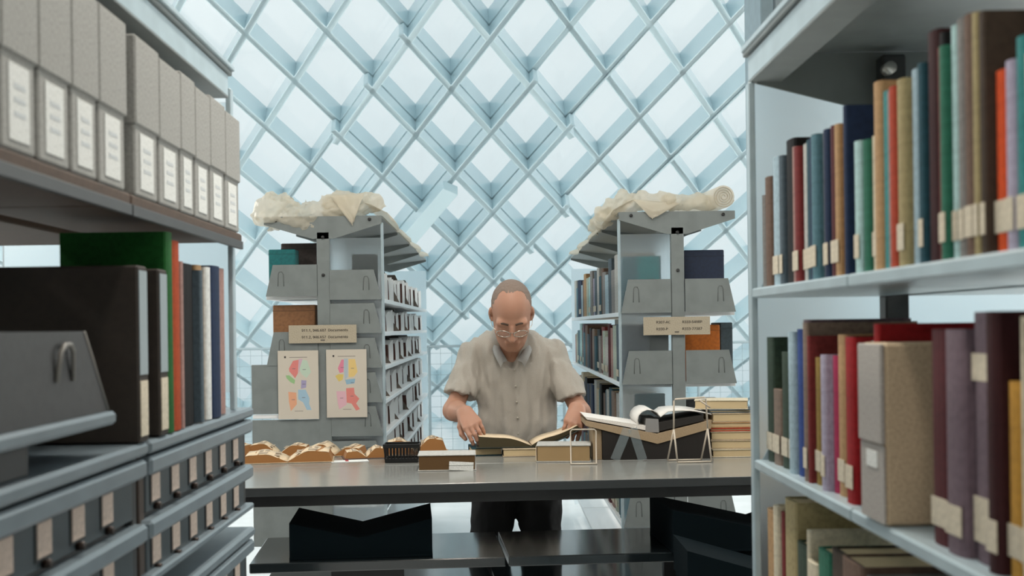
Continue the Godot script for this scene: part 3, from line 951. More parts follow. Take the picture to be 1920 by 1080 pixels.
func sign_board(label: String, at: Vector3, w: float, h: float, left: Array, right: Array) -> void:
	var t := thing("paper_sign", label, "sign", at)
	part("sheet", box_mesh(Vector3(w, h, 0.002), 0.0005), mat("sign paper", Color(0.72, 0.68, 0.60), 0.8, 0.0, "fine", 8.0), t)
	for i in 2:
		for k in 2:
			var tm := TextMesh.new()
			tm.text = left[k] if i == 0 else right[k]
			tm.font_size = 64
			tm.pixel_size = 0.00026
			tm.depth = 0.0006
			tm.horizontal_alignment = HORIZONTAL_ALIGNMENT_LEFT
			part("lettering", tm, mats["print ink"], t, Vector3((-0.31 if i == 0 else 0.08) * w + (0.0 if i == 0 else 0.0), (0.22 - 0.38 * k) * h, 0.0014))
	part("logo", box_mesh(Vector3(0.02, 0.006, 0.0006), 0.0001), mat("faded ink", Color(0.4, 0.38, 0.36), 0.8), t, Vector3(0.0, -0.34 * h, 0.0013))

func back_left_range() -> void:
	var z0 := -5.42
	var z1 := -8.85
	var inner_levels := [1.59, 1.435, 1.275, 1.115, 0.96, 0.80, 0.64, 0.2]
	var t := back_range("double sided range of pamphlets with two map posters on its end", -1.065, -0.522, z0, z1, inner_levels, [1.61, 1.29, 0.97, 0.65, 0.2], -0.522, -1.065)
	var grey: Material = mats["grey shelving enamel"]
	slab("back_panel", Vector3(-0.775, 0.2, z1 + 0.05), Vector3(-0.769, 1.585, z0 - 0.06), grey, t, 0.001)
	for y in [1.585, 1.43, 1.27, 1.11, 0.955, 0.795]:
		end_plate(t, -0.765, -0.527, y, z0 + 0.004, 0.138, grey)
	end_plate(t, -0.823, -1.06, 1.605, z0 + 0.004, 0.145, grey)
	end_plate(t, -0.823, -1.06, 1.285, z0 + 0.004, 0.155, grey)
	# deeper base shelves on the outer side
	slab("base_plate", Vector3(-1.132, 1.062, z0 - 0.002), Vector3(-0.82, 1.29, z0 + 0.004), grey, t)
	slab("base_plate", Vector3(-1.132, 0.80, z0 - 0.002), Vector3(-0.82, 1.035, z0 + 0.004), grey, t)
	slab("base_plate", Vector3(-1.132, 0.45, z0 - 0.002), Vector3(-0.82, 0.78, z0 + 0.004), grey, t)
	slab("base_shelf", Vector3(-1.13, 1.04, -8.8), Vector3(-0.83, 1.058, z0 - 0.004), mats["white shelf enamel"], t)
	# pamphlets in leaning, curling bundles
	var level := 0
	for y in inner_levels.slice(0, 7):
		level += 1
		var d := 8.76
		var i := 0
		var div := 0.0
		while d > 5.6:
			var w := rng.randf_range(0.2, 0.42)
			if d - w < 5.46:
				w = d - 5.46
			i += 1
			var hmax := 0.128 if level > 1 else 0.16
			if w > 0.03:
				w = bundle(Vector3(-0.548 - rng.randf_range(0, 0.02), y + 0.0005, -(d - 0.006)), maxf(w - 0.125, 0.03), rng.randf_range(hmax * 0.85, hmax), i, level) + 0.012
			d -= w
			div += w
			if div > 0.6 and d > 5.7:
				div = 0.0
				d -= 0.012
				var dh := 0.128 if level > 1 else 0.19
				part("divider", prism_mesh([Vector2(0, 0), Vector2(0.2, 0), Vector2(0.2, dh), Vector2(0.09, dh)], -0.002, 0.002), mat("divider steel", Color(0.36, 0.33, 0.30), 0.5), t, Vector3(-0.53, y, -(d + 0.006)), Basis(Vector3(-1, 0, 0), Vector3.UP, Vector3(0, 0, -1)))
	end_box("storage_box", "brown storage box above the slotted plate, partly behind a teal box", Color(0.30, 0.25, 0.24), Vector3(-1.03, 1.611, -5.78), Vector3(0.2, 0.255, 0.26), "umber board")
	end_box("storage_box", "teal storage box with a small pale label", Color(0.03, 0.42, 0.43), Vector3(-1.058, 1.611, -5.53), Vector3(0.125, 0.215, 0.1), "teal box board")
	end_box("carton", "plain cardboard carton above the map posters", Color(0.55, 0.38, 0.24), Vector3(-1.045, 1.291, -5.62), Vector3(0.2, 0.275, 0.24), "carton board")
	end_box("binder", "dark green binder behind frosted panel above the map posters", Color(0.05, 0.16, 0.16), Vector3(-0.665, 1.591, -5.452), Vector3(0.12, 0.205, 0.012), "forest board")
	sign_board("cream paper sign above the two map posters", Vector3(-0.798, 1.4285, -5.398), 0.312, 0.083, ["911.1, 946.607", "911.2, 946.657"], ["Documents", "Documents"])
	poster("map poster with an orange and a green district", Vector3(-0.9135, 1.196, -5.402), 0.187, 0.316, [
		["e0605f", [[159, 100], [219, 90], [209, 230], [179, 280], [119, 210], [114, 180]]], ["c9a0bc", [[219, 80], [259, 80], [259, 150], [215, 230]]], ["b4d6c0", [[259, 90], [309, 100], [349, 220], [299, 280], [249, 240], [225, 190]]],
		["79b86e", [[79, 250], [119, 250], [179, 300], [169, 340], [129, 320], [89, 280]]], ["8b84bd", [[244, 300], [299, 305], [294, 380], [239, 390]]], ["e89468", [[104, 420], [189, 430], [194, 550], [129, 620], [109, 520]]],
		["86b9dd", [[209, 400], [289, 400], [329, 490], [324, 550], [349, 610], [299, 610], [259, 530], [209, 500]]]])
	poster("map poster with a yellow and a large red district", Vector3(-0.691, 1.1995, -5.402), 0.186, 0.313, [
		["e0608c", [[160, 100], [185, 100], [180, 230], [140, 240], [120, 190]]], ["9fb6cc", [[185, 90], [230, 90], [225, 280], [195, 310], [185, 230]]], ["ecc363", [[235, 95], [305, 95], [330, 230], [290, 280], [235, 285]]],
		["dcbb45", [[90, 270], [130, 250], [180, 255], [170, 310], [130, 330]]], ["6fa9cf", [[195, 310], [305, 300], [295, 350], [210, 360]]], ["e3a3bb", [[100, 430], [200, 430], [210, 570], [130, 620], [115, 560]]],
		["e2625c", [[205, 400], [290, 395], [295, 460], [345, 510], [310, 560], [350, 620], [310, 635], [260, 560], [210, 550]]]])

func bundle(at: Vector3, w: float, h: float, i: int, level: int) -> float:
	var kinds := [["white", "bundle of curling white pamphlets"], ["white", "bundle of curling white pamphlets"], ["white", "bundle of curling white pamphlets"], ["brown", "brown backed bundle of pamphlets"]]
	var kd: Array = kinds[rng.randi() % 4]
	var t := thing("pamphlet_bundle", "%s, %s from far end, %s shelf beside map posters" % [kd[1], ordinal(i), ordinal(level)], "pamphlets", at, 0.0, "pamphlet bundles beside the maps")
	var bend := rng.randf_range(0.015, 0.055)
	var poly := []
	for k in 7:
		var s := k / 6.0
		poly.append(Vector2(bend * s * s, h * s * (1.0 - 0.06 * s)))
	for k in 5:
		var s := (k + 1) / 5.0
		poly.append(Vector2(bend + w * s, h * (0.94 - 0.25 * s * s)))
	for k in 6:
		var s := 1.0 - (k + 1) / 6.0
		poly.append(Vector2(w + bend * s * s, h * 0.69 * s))
	var paper := mat("pamphlet paper", Color(0.93, 0.94, 0.94), 0.85, 0.0, "fine", 12.0)
	var q := Basis(Vector3(0, 0, 1), Vector3.UP, Vector3(-1, 0, 0))
	part("papers", prism_mesh(poly, 0.0, 0.19), paper, t, Vector3.ZERO, q)
	var cw := 0.012 if kd[0] == "white" else 0.045
	var cov := []
	for k in 5:
		var s := k / 4.0
		cov.append(Vector2(w + 0.001 + bend * s * s, h * 0.75 * s))
	for k in 5:
		var s := 1.0 - k / 4.0
		cov.append(Vector2(w + cw + bend * s * s, h * 0.78 * s))
	part("cover_boards", prism_mesh(cov, 0.0, 0.19), mat("pamphlet board", Color(0.33, 0.19, 0.15), 0.7, 0.0, "mottle", 8.0), t, Vector3.ZERO, q)
	return w + bend + cw + 0.002

func poster(label: String, at: Vector3, w: float, h: float, regions: Array) -> void:
	var t := thing("map_poster", label, "poster", at)
	part("sheet", box_mesh(Vector3(w, h, 0.0015), 0.0003), mat("poster paper", Color(0.80, 0.77, 0.72), 0.8), t)
	var im := Image.create(425, 700, true, Image.FORMAT_RGB8)
	im.fill(Color(0.80, 0.77, 0.72))
	for g in regions:
		var poly := PackedVector2Array()
		for p in g[1]:
			poly.append(Vector2(p[0], p[1]))
		var col := Color(g[0]).lerp(Color(0.80, 0.77, 0.72), 0.35)
		for y in range(60, 660):
			for x in range(60, 380):
				if Geometry2D.is_point_in_polygon(Vector2(x, y), poly):
					im.set_pixel(x, y, col)
	im.fill_rect(Rect2i(66, 52, 18, 20), Color(0.22, 0.2, 0.2))
	im.fill_rect(Rect2i(120, 62, 190, 7), Color(0.55, 0.53, 0.5))
	im.fill_rect(Rect2i(170, 618, 90, 6), Color(0.55, 0.53, 0.5))
	for r in [[150, 180], [260, 190], [140, 500], [250, 480], [255, 340]]:
		im.fill_rect(Rect2i(r[0], r[1], 34, 5), Color(0.45, 0.42, 0.45))
	im.generate_mipmaps()
	var m := StandardMaterial3D.new()
	m.resource_name = "map print"
	m.albedo_texture = ImageTexture.create_from_image(im)
	m.roughness = 0.8
	var qm := QuadMesh.new()
	qm.size = Vector2(w * 0.985, h * 0.985)
	part("print", qm, m, t, Vector3(0, 0, 0.0009))

# ---------------------------------------------------------------- worktables and what stands on them
const TURN := 0.0716
func tables() -> void:
	var top := mat("grey laminate", Color(0.52, 0.525, 0.51), 0.18, 0.0, "coarse", 3.0)
	var edge := mat("dark table edge", Color(0.17, 0.185, 0.19), 0.4)
	var black := mat("black table steel", Color(0.05, 0.055, 0.06), 0.4)
	for k in 2:
		var t := thing("worktable", ["long grey laminate worktable with a dark edge, in front of the second table", "long grey laminate worktable bearing the open books"][k], "table", Vector3(0.03, 0, -3.78), TURN)
		var za: float = [0.0, -0.532][k]
		var zb: float = [-0.528, -1.04][k]
		slab("tabletop", Vector3(-1.75, 0.926, zb), Vector3(1.75, 0.95, za), top, t, 0.002)
		slab("edge_band", Vector3(-1.75, 0.922, za), Vector3(1.75, 0.949, za + 0.004), edge, t, 0.001)
		if k == 0:
			slab("apron", Vector3(-1.7, 0.885, za - 0.06), Vector3(1.7, 0.925, za - 0.02), black, t)
		for x in [-1.66, 1.66]:
			for z in [za - 0.06, zb + 0.06]:
				slab("leg", Vector3(x - 0.025, 0.0, z - 0.02), Vector3(x + 0.025, 0.925, z + 0.02), black, t)
	# low two tier benches standing in front and under
	var bench := mat("dark bench laminate", Color(0.09, 0.115, 0.125), 0.12, 0.0, "fine", 3.0, 0.9)
	for k in 2:
		var b := thing("low_bench", ["low two tier dark bench under the table, carrying the V-shaped foam block", "low two tier dark bench under the table, carrying stacked foam blocks"][k], "bench", Vector3(0.03, 0, -3.78), TURN)
		var x0: float = [-0.80, 0.004][k]
		var x1: float = [-0.006, 1.35][k]
		slab("upper_board", Vector3(x0 * 1.04, 0.668, -0.52), Vector3(x1, 0.70, -0.045), bench, b, 0.003)
		slab("lower_board", Vector3(x0 * 1.1, 0.45, -1.06), Vector3(x1, 0.475, -0.40), bench, b, 0.003)
		var s0: float = [-0.60, 0.6][k]
		slab("support", Vector3(s0, 0.475, -0.47), Vector3(s0 + 0.26, 0.668, -0.44), black, b)
		slab("support", Vector3(s0, 0.0, -0.47), Vector3(s0 + 0.26, 0.45, -0.44), black, b)
		slab("support", Vector3(s0, 0.0, -0.85), Vector3(s0 + 0.26, 0.45, -0.82), black, b)

func foam_supports() -> void:
	var t := thing("foam_cradle", "black V-topped foam book cradle on the low bench, its back to the pamphlet range", "book cradle", Vector3(-0.45, 0.7005, -3.83), TURN)
	part("block", prism_mesh([Vector2(-0.232, 0), Vector2(0.232, 0), Vector2(0.232, 0.125), Vector2(-0.008, 0.066), Vector2(-0.232, 0.12)], -0.34, 0.0), mats["black foam"], t)
	part("base_skin", box_mesh(Vector3(0.466, 0.008, 0.342), 0.001), mat("foam skin", Color(0.045, 0.08, 0.095), 0.9, 0.0, "", 6.0, 0.15), t, Vector3(0, 0.004, -0.17))
	var u := thing("foam_cradle", "large black V-topped foam block on the bench behind the foam stack", "book cradle", Vector3(0.87, 0.7005, -4.0), TURN)
	part("block", prism_mesh([Vector2(-0.31, 0), Vector2(0.31, 0), Vector2(0.31, 0.145), Vector2(0.04, 0.06), Vector2(-0.31, 0.14)], -0.24, 0.13), mats["black foam"], u)
	part("base_skin", box_mesh(Vector3(0.622, 0.008, 0.372), 0.001), mats["foam skin"], u, Vector3(0, 0.004, -0.055))
	var w := thing("foam_stack", "stack of black foam blocks topped by a wedge, standing before the bench", "book cradle", Vector3(0.84, 0.0, -3.50), 0.0)
	for k in 4:
		part("foam_block", box_mesh(Vector3(0.60 - 0.01 * (k % 2), 0.172, 0.27), 0.006), mats["black foam"], w, Vector3(0.0, 0.086 + k * 0.173, 0))
	part("wedge", prism_mesh([Vector2(-0.3, 0.692), Vector2(0.3, 0.692), Vector2(0.3, 0.70), Vector2(0.0, 0.712), Vector2(-0.3, 0.80)], -0.135, 0.135), mats["black foam"], w)

# an open book lying face up: half width w, page length deep, block height at the two sides
func open_book(label: String, at: Vector3, turn: float, w: float, deep: float, hl: float, hr: float, cover: String, tilt := 0.0, group := "aged books lying open") -> Node3D:
	var t := thing("open_book", label, "book", at, turn, group)
	t.rotation.z = tilt
	var edge: Material = mats["aged page edge"]
	var page: Material = mats["aged page"]
	for s in [-1.0, 1.0]:
		var h := hl if s < 0 else hr
		var top := []
		for k in 11:
			var u := k / 10.0
			top.append(Vector2(s * u * w, 0.004 + h * (sin(minf(u * 2.2, PI / 2)) * (1.0 - 0.32 * u * u))))
		var poly := [Vector2(0, 0.003)]
		poly.append_array(top)
		poly.append(Vector2(s * (w + h * 0.25), 0.003))
		part("page_block", prism_mesh(poly, -deep / 2, deep / 2), edge, t)
		var st := fresh(true)
		var g := []
		for k in 11:
			var p: Vector2 = top[k]
			var r := []
			for j in 3:
				r.append(Vector3(p.x, p.y + 0.0012 + 0.0015 * sin(k * 1.3 + j), (j - 1) * deep * 0.497))
			g.append(r)
		if s > 0:
			g.reverse()
		sheet(st, g, 0.0011)
		part("page", done(st), page, t)
		for k in 4:
			var p: Vector2 = top[3 + (k % 2) * 3]
			part("print_block", box_mesh(Vector3(w * 0.22, 0.0006, deep * 0.3), 0.0001), mat("aged print", Color(0.62, 0.56, 0.48), 0.85), t, Vector3(p.x, p.y + 0.0016, (0.22 if k < 2 else -0.2) * deep), Basis(Vector3(0, 0, 1), 0.0 if s > 0 else 0.0))
		part("cover", box_mesh(Vector3(w + h * 0.25 + 0.006, 0.003, deep + 0.01), 0.0008), cloth(cover), t, Vector3(s * (w + h * 0.25 + 0.006) / 2, 0.0015, 0))
	return t

func closed_book(called: String, label: String, at: Vector3, turn: float, s: Vector3, cover: String, edge: Material, group := "") -> Node3D:
	# lying flat: spine to the back, fore edge towards +z
	var t := thing(called, label, "book", at, turn, group)
	part("page_block", box_mesh(Vector3(s.x - 0.008, s.y - 0.007, s.z - 0.008), 0.001), edge, t, Vector3(0, s.y / 2, 0.001))
	part("back_board", box_mesh(Vector3(s.x, 0.0035, s.z), 0.001), cloth(cover), t, Vector3(0, 0.00175, 0))
	part("front_board", box_mesh(Vector3(s.x, 0.0035, s.z), 0.001), cloth(cover), t, Vector3(0, s.y - 0.00175, 0))
	part("spine", box_mesh(Vector3(s.x, s.y, 0.004), 0.0015), cloth(cover), t, Vector3(0, s.y / 2, -s.z / 2))
	return t

func table_things() -> void:
	var T := 0.9505
	# open books at the far left
	open_book("open aged book at the corner, its thick half towards the drawers", Vector3(-0.80, T, -4.49), 0.12, 0.155, 0.19, 0.035, 0.046, "beige")
	open_book("open aged book beyond the corner one, pages fanned high", Vector3(-1.13, T, -4.60), -0.2, 0.14, 0.17, 0.05, 0.062, "brown")
	open_book("open aged book lying below the map posters", Vector3(-0.87, T, -4.685), 0.05, 0.11, 0.11, 0.055, 0.045, "tan")
	open_book("open aged book with a red bookmark beside the slip", Vector3(-0.635, T, -4.675), -0.06, 0.095, 0.14, 0.05, 0.036, "beige")
	open_book("small open aged book between the slip and the black basket", Vector3(-0.515, T, -4.565), 0.2, 0.075, 0.11, 0.03, 0.042, "brown")
	open_book("open tan book arched over the end behind the black basket", Vector3(-0.33, T, -4.71), 0.08, 0.11, 0.13, 0.06, 0.066, "tan")
	var slip := thing("paper_slip", "white paper slip lying on the table before the open books", "paper", Vector3(-0.56, T, -4.435), 0.2)
	part("sheet", box_mesh(Vector3(0.14, 0.0012, 0.07), 0.0003), mats["paper"], slip, Vector3(0, 0.0006, 0))
	part("bookmark", box_mesh(Vector3(0.012, 0.001, 0.05), 0.0003), mat("bookmark red", Color(0.55, 0.1, 0.12), 0.7), slip, Vector3(-0.01, 0.0016, -0.01))
	basket(Vector3(-0.358, T, -4.40))
	var bb := closed_book("closed_book", "closed brown book with grey cover and white slip, before the basket", Vector3(-0.18, T, -4.165), 0.03, Vector3(0.203, 0.056, 0.15), "light grey", mat("brown page edge", Color(0.36, 0.26, 0.13), 0.85, 0.0, "fine", 30.0))
	part("paper_tab", box_mesh(Vector3(0.085, 0.0012, 0.06), 0.0003), mats["paper"], bb, Vector3(0.05, 0.021, 0.05))
	part("paper_tab_end", box_mesh(Vector3(0.085, 0.03, 0.0012), 0.0003), mats["paper"], bb, Vector3(0.05, 0.016, 0.0775), Basis(Vector3(0, 0, 1), -0.06))
	# before the man
	closed_book("closed_book", "closed dark teal book under the book being read", Vector3(-0.05, T, -4.64), 0.1, Vector3(0.12, 0.03, 0.17), "dark teal", mats["book block"])
	closed_book("closed_book", "closed tan paperbound book before the reading man", Vector3(0.085, T, -4.57), 0.02, Vector3(0.135, 0.03, 0.13), "beige", mats["book block"])
	reading_book()
	var tb := closed_book("closed_book", "thick closed book with pale cover and cream page edges, beside white wire bookend", Vector3(0.247, T, -4.38), -0.08, Vector3(0.2, 0.062, 0.15), "light grey", mat("tan page edge", Color(0.62, 0.52, 0.37), 0.9, 0.0, "fine", 30.0))
	part("side_pages", box_mesh(Vector3(0.003, 0.053, 0.14), 0.0005), mats["aged page"], tb, Vector3(-0.1005, 0.031, 0.0))
	bookends(T)
	cradle(T)
	# pile at the right end
	var cols := ["cream", "beige", "beige", "orange red", "tan", "beige", "slate", "cream"]
	var hs := [0.03, 0.032, 0.032, 0.012, 0.02, 0.034, 0.012, 0.035]
	var names := ["cream book at the bottom of the pile", "beige book second in the pile", "beige book third in the pile", "thin orange red book in the middle of the pile", "tan book above the orange red one", "beige book under the thin slate one", "thin slate covered book near the top of the pile", "cream book topping the pile"]
	var y := T
	for i in 8:
		var wx: float = [0.22, 0.21, 0.215, 0.205, 0.21, 0.17, 0.2, 0.2][i]
		var ox: float = [0.91, 0.905, 0.905, 0.90, 0.90, 0.89, 0.9, 0.86][i]
		closed_book("piled_book", names[i] + " beside the foam cradle", Vector3(ox, y, -4.46 - 0.006 * i), [0.02, -0.03, 0.01, 0.0, 0.03, 0.05, 0.02, -0.2][i], Vector3(wx, hs[i], 0.15), cols[i], mats["book block"], "books piled at the table end")
		y += hs[i] + 0.0006

func basket(at: Vector3) -> void:
	var t := thing("wire_basket", "small black slotted plastic basket on the worktable", "basket", at)
	var m := mat("black plastic", Color(0.035, 0.035, 0.04), 0.4)
	part("floor_plate", box_mesh(Vector3(0.116, 0.004, 0.08), 0.001), m, t, Vector3(0, 0.003, 0))
	for s in [-1.0, 1.0]:
		part("rim", box_mesh(Vector3(0.134, 0.014, 0.004), 0.001), m, t, Vector3(0, 0.062, s * 0.048))
		part("rim", box_mesh(Vector3(0.004, 0.014, 0.1), 0.001), m, t, Vector3(s * 0.066, 0.062, 0))
		part("foot_band", box_mesh(Vector3(0.122, 0.016, 0.004), 0.001), m, t, Vector3(0, 0.009, s * 0.042))
		part("foot_band", box_mesh(Vector3(0.004, 0.016, 0.088), 0.001), m, t, Vector3(s * 0.06, 0.009, 0))
		for i in 11:
			var x := -0.058 + i * 0.0116
			part("slat", box_mesh(Vector3(0.005, 0.05, 0.003), 0.0006), m, t, Vector3(x * 1.05, 0.036, s * 0.045), Basis(Vector3(1, 0, 0), s * 0.1))
		for i in 7:
			part("slat", box_mesh(Vector3(0.003, 0.05, 0.005), 0.0006), m, t, Vector3(s * 0.063, 0.036, -0.039 + i * 0.013), Basis(Vector3(0, 0, 1), -s * 0.1))

func reading_book() -> void:
	# the open green book in the man's hands, right half lifted
	var t := thing("open_book", "open dark green book lifted by the reading man", "book", Vector3(0.128, 0.981, -4.62), 0.06)
	var cover := mat("deep green cloth", Color(0.13, 0.15, 0.10), 0.6, 0.0, "mottle", 9.0)
	part("left_board", box_mesh(Vector3(0.215, 0.004, 0.17), 0.001), cover, t, Vector3(-0.108, 0.003, 0))
	var poly := [Vector2(0, 0.005)]
	var top := []
	for k in 11:
		var u := k / 10.0
		top.append(Vector2(-u * 0.205, 0.006 + 0.03 * sin(minf(u * 3.0, PI / 2)) + 0.010 * u * u))
	poly.append_array(top)
	poly.append(Vector2(-0.205, 0.005))
	part("left_pages", prism_mesh(poly, -0.08, 0.08), mat("dark page edge", Color(0.25, 0.22, 0.13), 0.85, 0.0, "fine", 30.0), t)
	var lg := []
	for k in 11:
		var p: Vector2 = top[k]
		lg.append([Vector3(p.x, p.y + 0.0015, -0.081), Vector3(p.x, p.y + 0.0015, 0.0), Vector3(p.x, p.y + 0.0015, 0.081)])
	var st := fresh(true)
	sheet(st, lg, 0.001)
	part("page", done(st), mats["aged page"], t)
	# right half rises towards the hand
	var rp := []
	var rb := []
	for k in 11:
		var u := k / 10.0
		var x := u * 0.185
		var y := 0.006 + 0.066 * u - 0.012 * sin(u * PI)
		rb.append(Vector2(x, y))
		rp.append(Vector2(x * 0.96, y + 0.004 + 0.022 * sin(minf(u * 4.0, PI / 2)) * (1.0 - 0.75 * u)))
	var pp := rb.duplicate()
	var rev := rp.duplicate()
	rev.reverse()
	pp.append_array(rev)
	part("right_pages", prism_mesh(pp, -0.08, 0.08), mats["dark page edge"], t)
	var pg := []
	for k in 11:
		pg.append([Vector3(rp[10 - k].x, rp[10 - k].y + 0.0012, -0.081), Vector3(rp[10 - k].x, rp[10 - k].y + 0.0012, 0.081)])
	st = fresh(true)
	sheet(st, pg, 0.001)
	part("page", done(st), mats["aged page"], t)
	var cg := []
	for k in range(10, -1, -1):
		cg.append([Vector3(rb[k].x * 1.04, rb[k].y - 0.0005, -0.085), Vector3(rb[k].x * 1.04, rb[k].y - 0.0005, 0.085)])
	st = fresh(true)
	sheet(st, cg, 0.004)
	part("right_board", done(st), cover, t)

func bookends(T: float) -> void:
	var m: Material = mats["white wire"]
	var t := thing("wire_bookend", "low white wire bookend before the thick pale book", "bookend", Vector3(0.312, T, -4.27), -0.05)
	part("frame", tube_mesh([Vector3(-0.046, 0.003, 0.05), Vector3(-0.046, 0.003, 0.0), Vector3(-0.046, 0.116, 0), Vector3(-0.04, 0.122, 0), Vector3(0.04, 0.122, 0), Vector3(0.046, 0.116, 0), Vector3(0.046, 0.003, 0), Vector3(0.046, 0.003, 0.05)], 0.0026, 8), m, t)
	part("foot_wire", tube_mesh([Vector3(-0.046, 0.003, 0.05), Vector3(0.046, 0.003, 0.05)], 0.003, 8), m, t)
	var u := thing("wire_bookend", "tall white wire book stand in front of the foam cradle", "bookend", Vector3(0.70, T, -4.25), 0.05)
	part("frame", tube_mesh([Vector3(-0.062, 0.12, 0), Vector3(-0.06, 0.223, 0), Vector3(-0.055, 0.229, 0), Vector3(0.055, 0.233, -0.015), Vector3(0.06, 0.227, -0.015), Vector3(0.062, 0.12, 0)], 0.0032, 8), m, u)
	part("cross_wire", tube_mesh([Vector3(0.058, 0.228, -0.012), Vector3(0.02, 0.228, 0.06), Vector3(0.058, 0.20, 0.062)], 0.003, 8), m, u)
	for s in [-1.0, 1.0]:
		part("leg", tube_mesh([Vector3(s * 0.062, 0.12, 0), Vector3(s * 0.062 + 0.008, 0.003, 0.02)], 0.0032, 8), m, u)
		part("leg", tube_mesh([Vector3(s * 0.062, 0.12, 0), Vector3(s * 0.062 - 0.014, 0.003, -0.05)], 0.0032, 8), m, u)
	part("foot_wire", tube_mesh([Vector3(-0.054, 0.003, 0.02), Vector3(0.07, 0.003, 0.02)], 0.003, 8), m, u)
	part("foot_wire", tube_mesh([Vector3(-0.076, 0.003, -0.05), Vector3(0.048, 0.003, -0.05)], 0.003, 8), m, u)

func cradle(T: float) -> void:
	var t := thing("book_cradle", "dark box cradle with beige V-shaped board holding an open book", "book cradle", Vector3(0.59, T, -4.36), 0.0)
	var dark := mat("dark brown foam", Color(0.10, 0.085, 0.075), 0.85, 0.0, "fine", 20.0)
	var board := mat("beige foam board", Color(0.62, 0.54, 0.43), 0.8, 0.0, "fine", 10.0)
	part("box", prism_mesh([Vector2(-0.2, 0), Vector2(0.2, 0), Vector2(0.2, 0.108), Vector2(0.005, 0.055), Vector2(-0.2, 0.108)], -0.28, 0.0), dark, t)
	part("side_board", prism_mesh([Vector2(-0.235, 0), Vector2(-0.202, 0), Vector2(-0.202, 0.107), Vector2(-0.235, 0.116)], -0.2, -0.015), board, t)
	part("left_wing", prism_mesh([Vector2(0.004, 0.057), Vector2(-0.262, 0.128), Vector2(-0.262, 0.146), Vector2(0.004, 0.094)], -0.29, 0.004), board, t)
	part("right_wing", prism_mesh([Vector2(0.004, 0.057), Vector2(0.203, 0.111), Vector2(0.206, 0.142), Vector2(0.004, 0.094)], -0.29, 0.004), board, t)
	# clear straps set as an inverted V before the box
	var clear := StandardMaterial3D.new()
	clear.resource_name = "clear plastic strip"
	clear.transparency = BaseMaterial3D.TRANSPARENCY_ALPHA
	clear.albedo_color = Color(0.62, 0.68, 0.70, 0.16)
	clear.roughness = 0.1
	var s := thing("strap_stand", "clear plastic strips folded to an inverted V before the cradle", "bookend", Vector3(0.486, T, -4.33))
	part("strip", box_mesh(Vector3(0.034, 0.125, 0.002), 0.0004), clear, s, Vector3(-0.03, 0.060, 0), Basis(Vector3(0, 0, 1), -0.4))
	part("strip", box_mesh(Vector3(0.034, 0.125, 0.002), 0.0004), clear, s, Vector3(0.03, 0.060, 0.004), Basis(Vector3(0, 0, 1), 0.3))
	# the book lying in the cradle
	var b := thing("open_book", "open book with one curled white leaf lying in the beige cradle", "book", Vector3(0.59, T + 0.005, -4.49))
	var white := mat("white page", Color(0.86, 0.85, 0.83), 0.8, 0.0, "fine", 10.0)
	part("left_pages", prism_mesh([Vector2(-0.03, 0.1), Vector2(-0.255, 0.1445), Vector2(-0.265, 0.156), Vector2(-0.03, 0.118)], -0.13, 0.12), white, b)
	part("right_pages", prism_mesh([Vector2(0.012, 0.097), Vector2(0.18, 0.135), Vector2(0.176, 0.156), Vector2(0.012, 0.13)], -0.13, 0.12), mat("shaded page edge", Color(0.12, 0.11, 0.10), 0.8), b)  # shade on the page edges is put into this dark colour
	part("spine_block", prism_mesh([Vector2(-0.04, 0.095), Vector2(0.012, 0.093), Vector2(0.010, 0.142), Vector2(-0.036, 0.145)], -0.13, 0.122), mat("grey headband", Color(0.5, 0.5, 0.5), 0.7), b)
	var g := []
	for k in 15:
		var u := k / 14.0
		var a := PI * (1.15 - 1.05 * minf(u * 2.0, 1.0))
		var p := Vector2(-0.045 + 0.045 * cos(a) + 0.02, 0.14 + 0.04 * sin(a))
		if u > 0.5:
			p = Vector2(0.018 + (u - 0.5) * 0.38, 0.152 + 0.028 * sin((u - 0.5) * PI * 1.2 + 0.6) - (u - 0.5) * 0.02)
		g.append([Vector3(p.x, p.y, -0.13), Vector3(p.x, p.y - 0.002, 0.0), Vector3(p.x, p.y, 0.121)])
	g.reverse()
	var st := fresh(true)
	sheet(st, g, 0.003)
	part("curled_leaf", done(st), white, b)

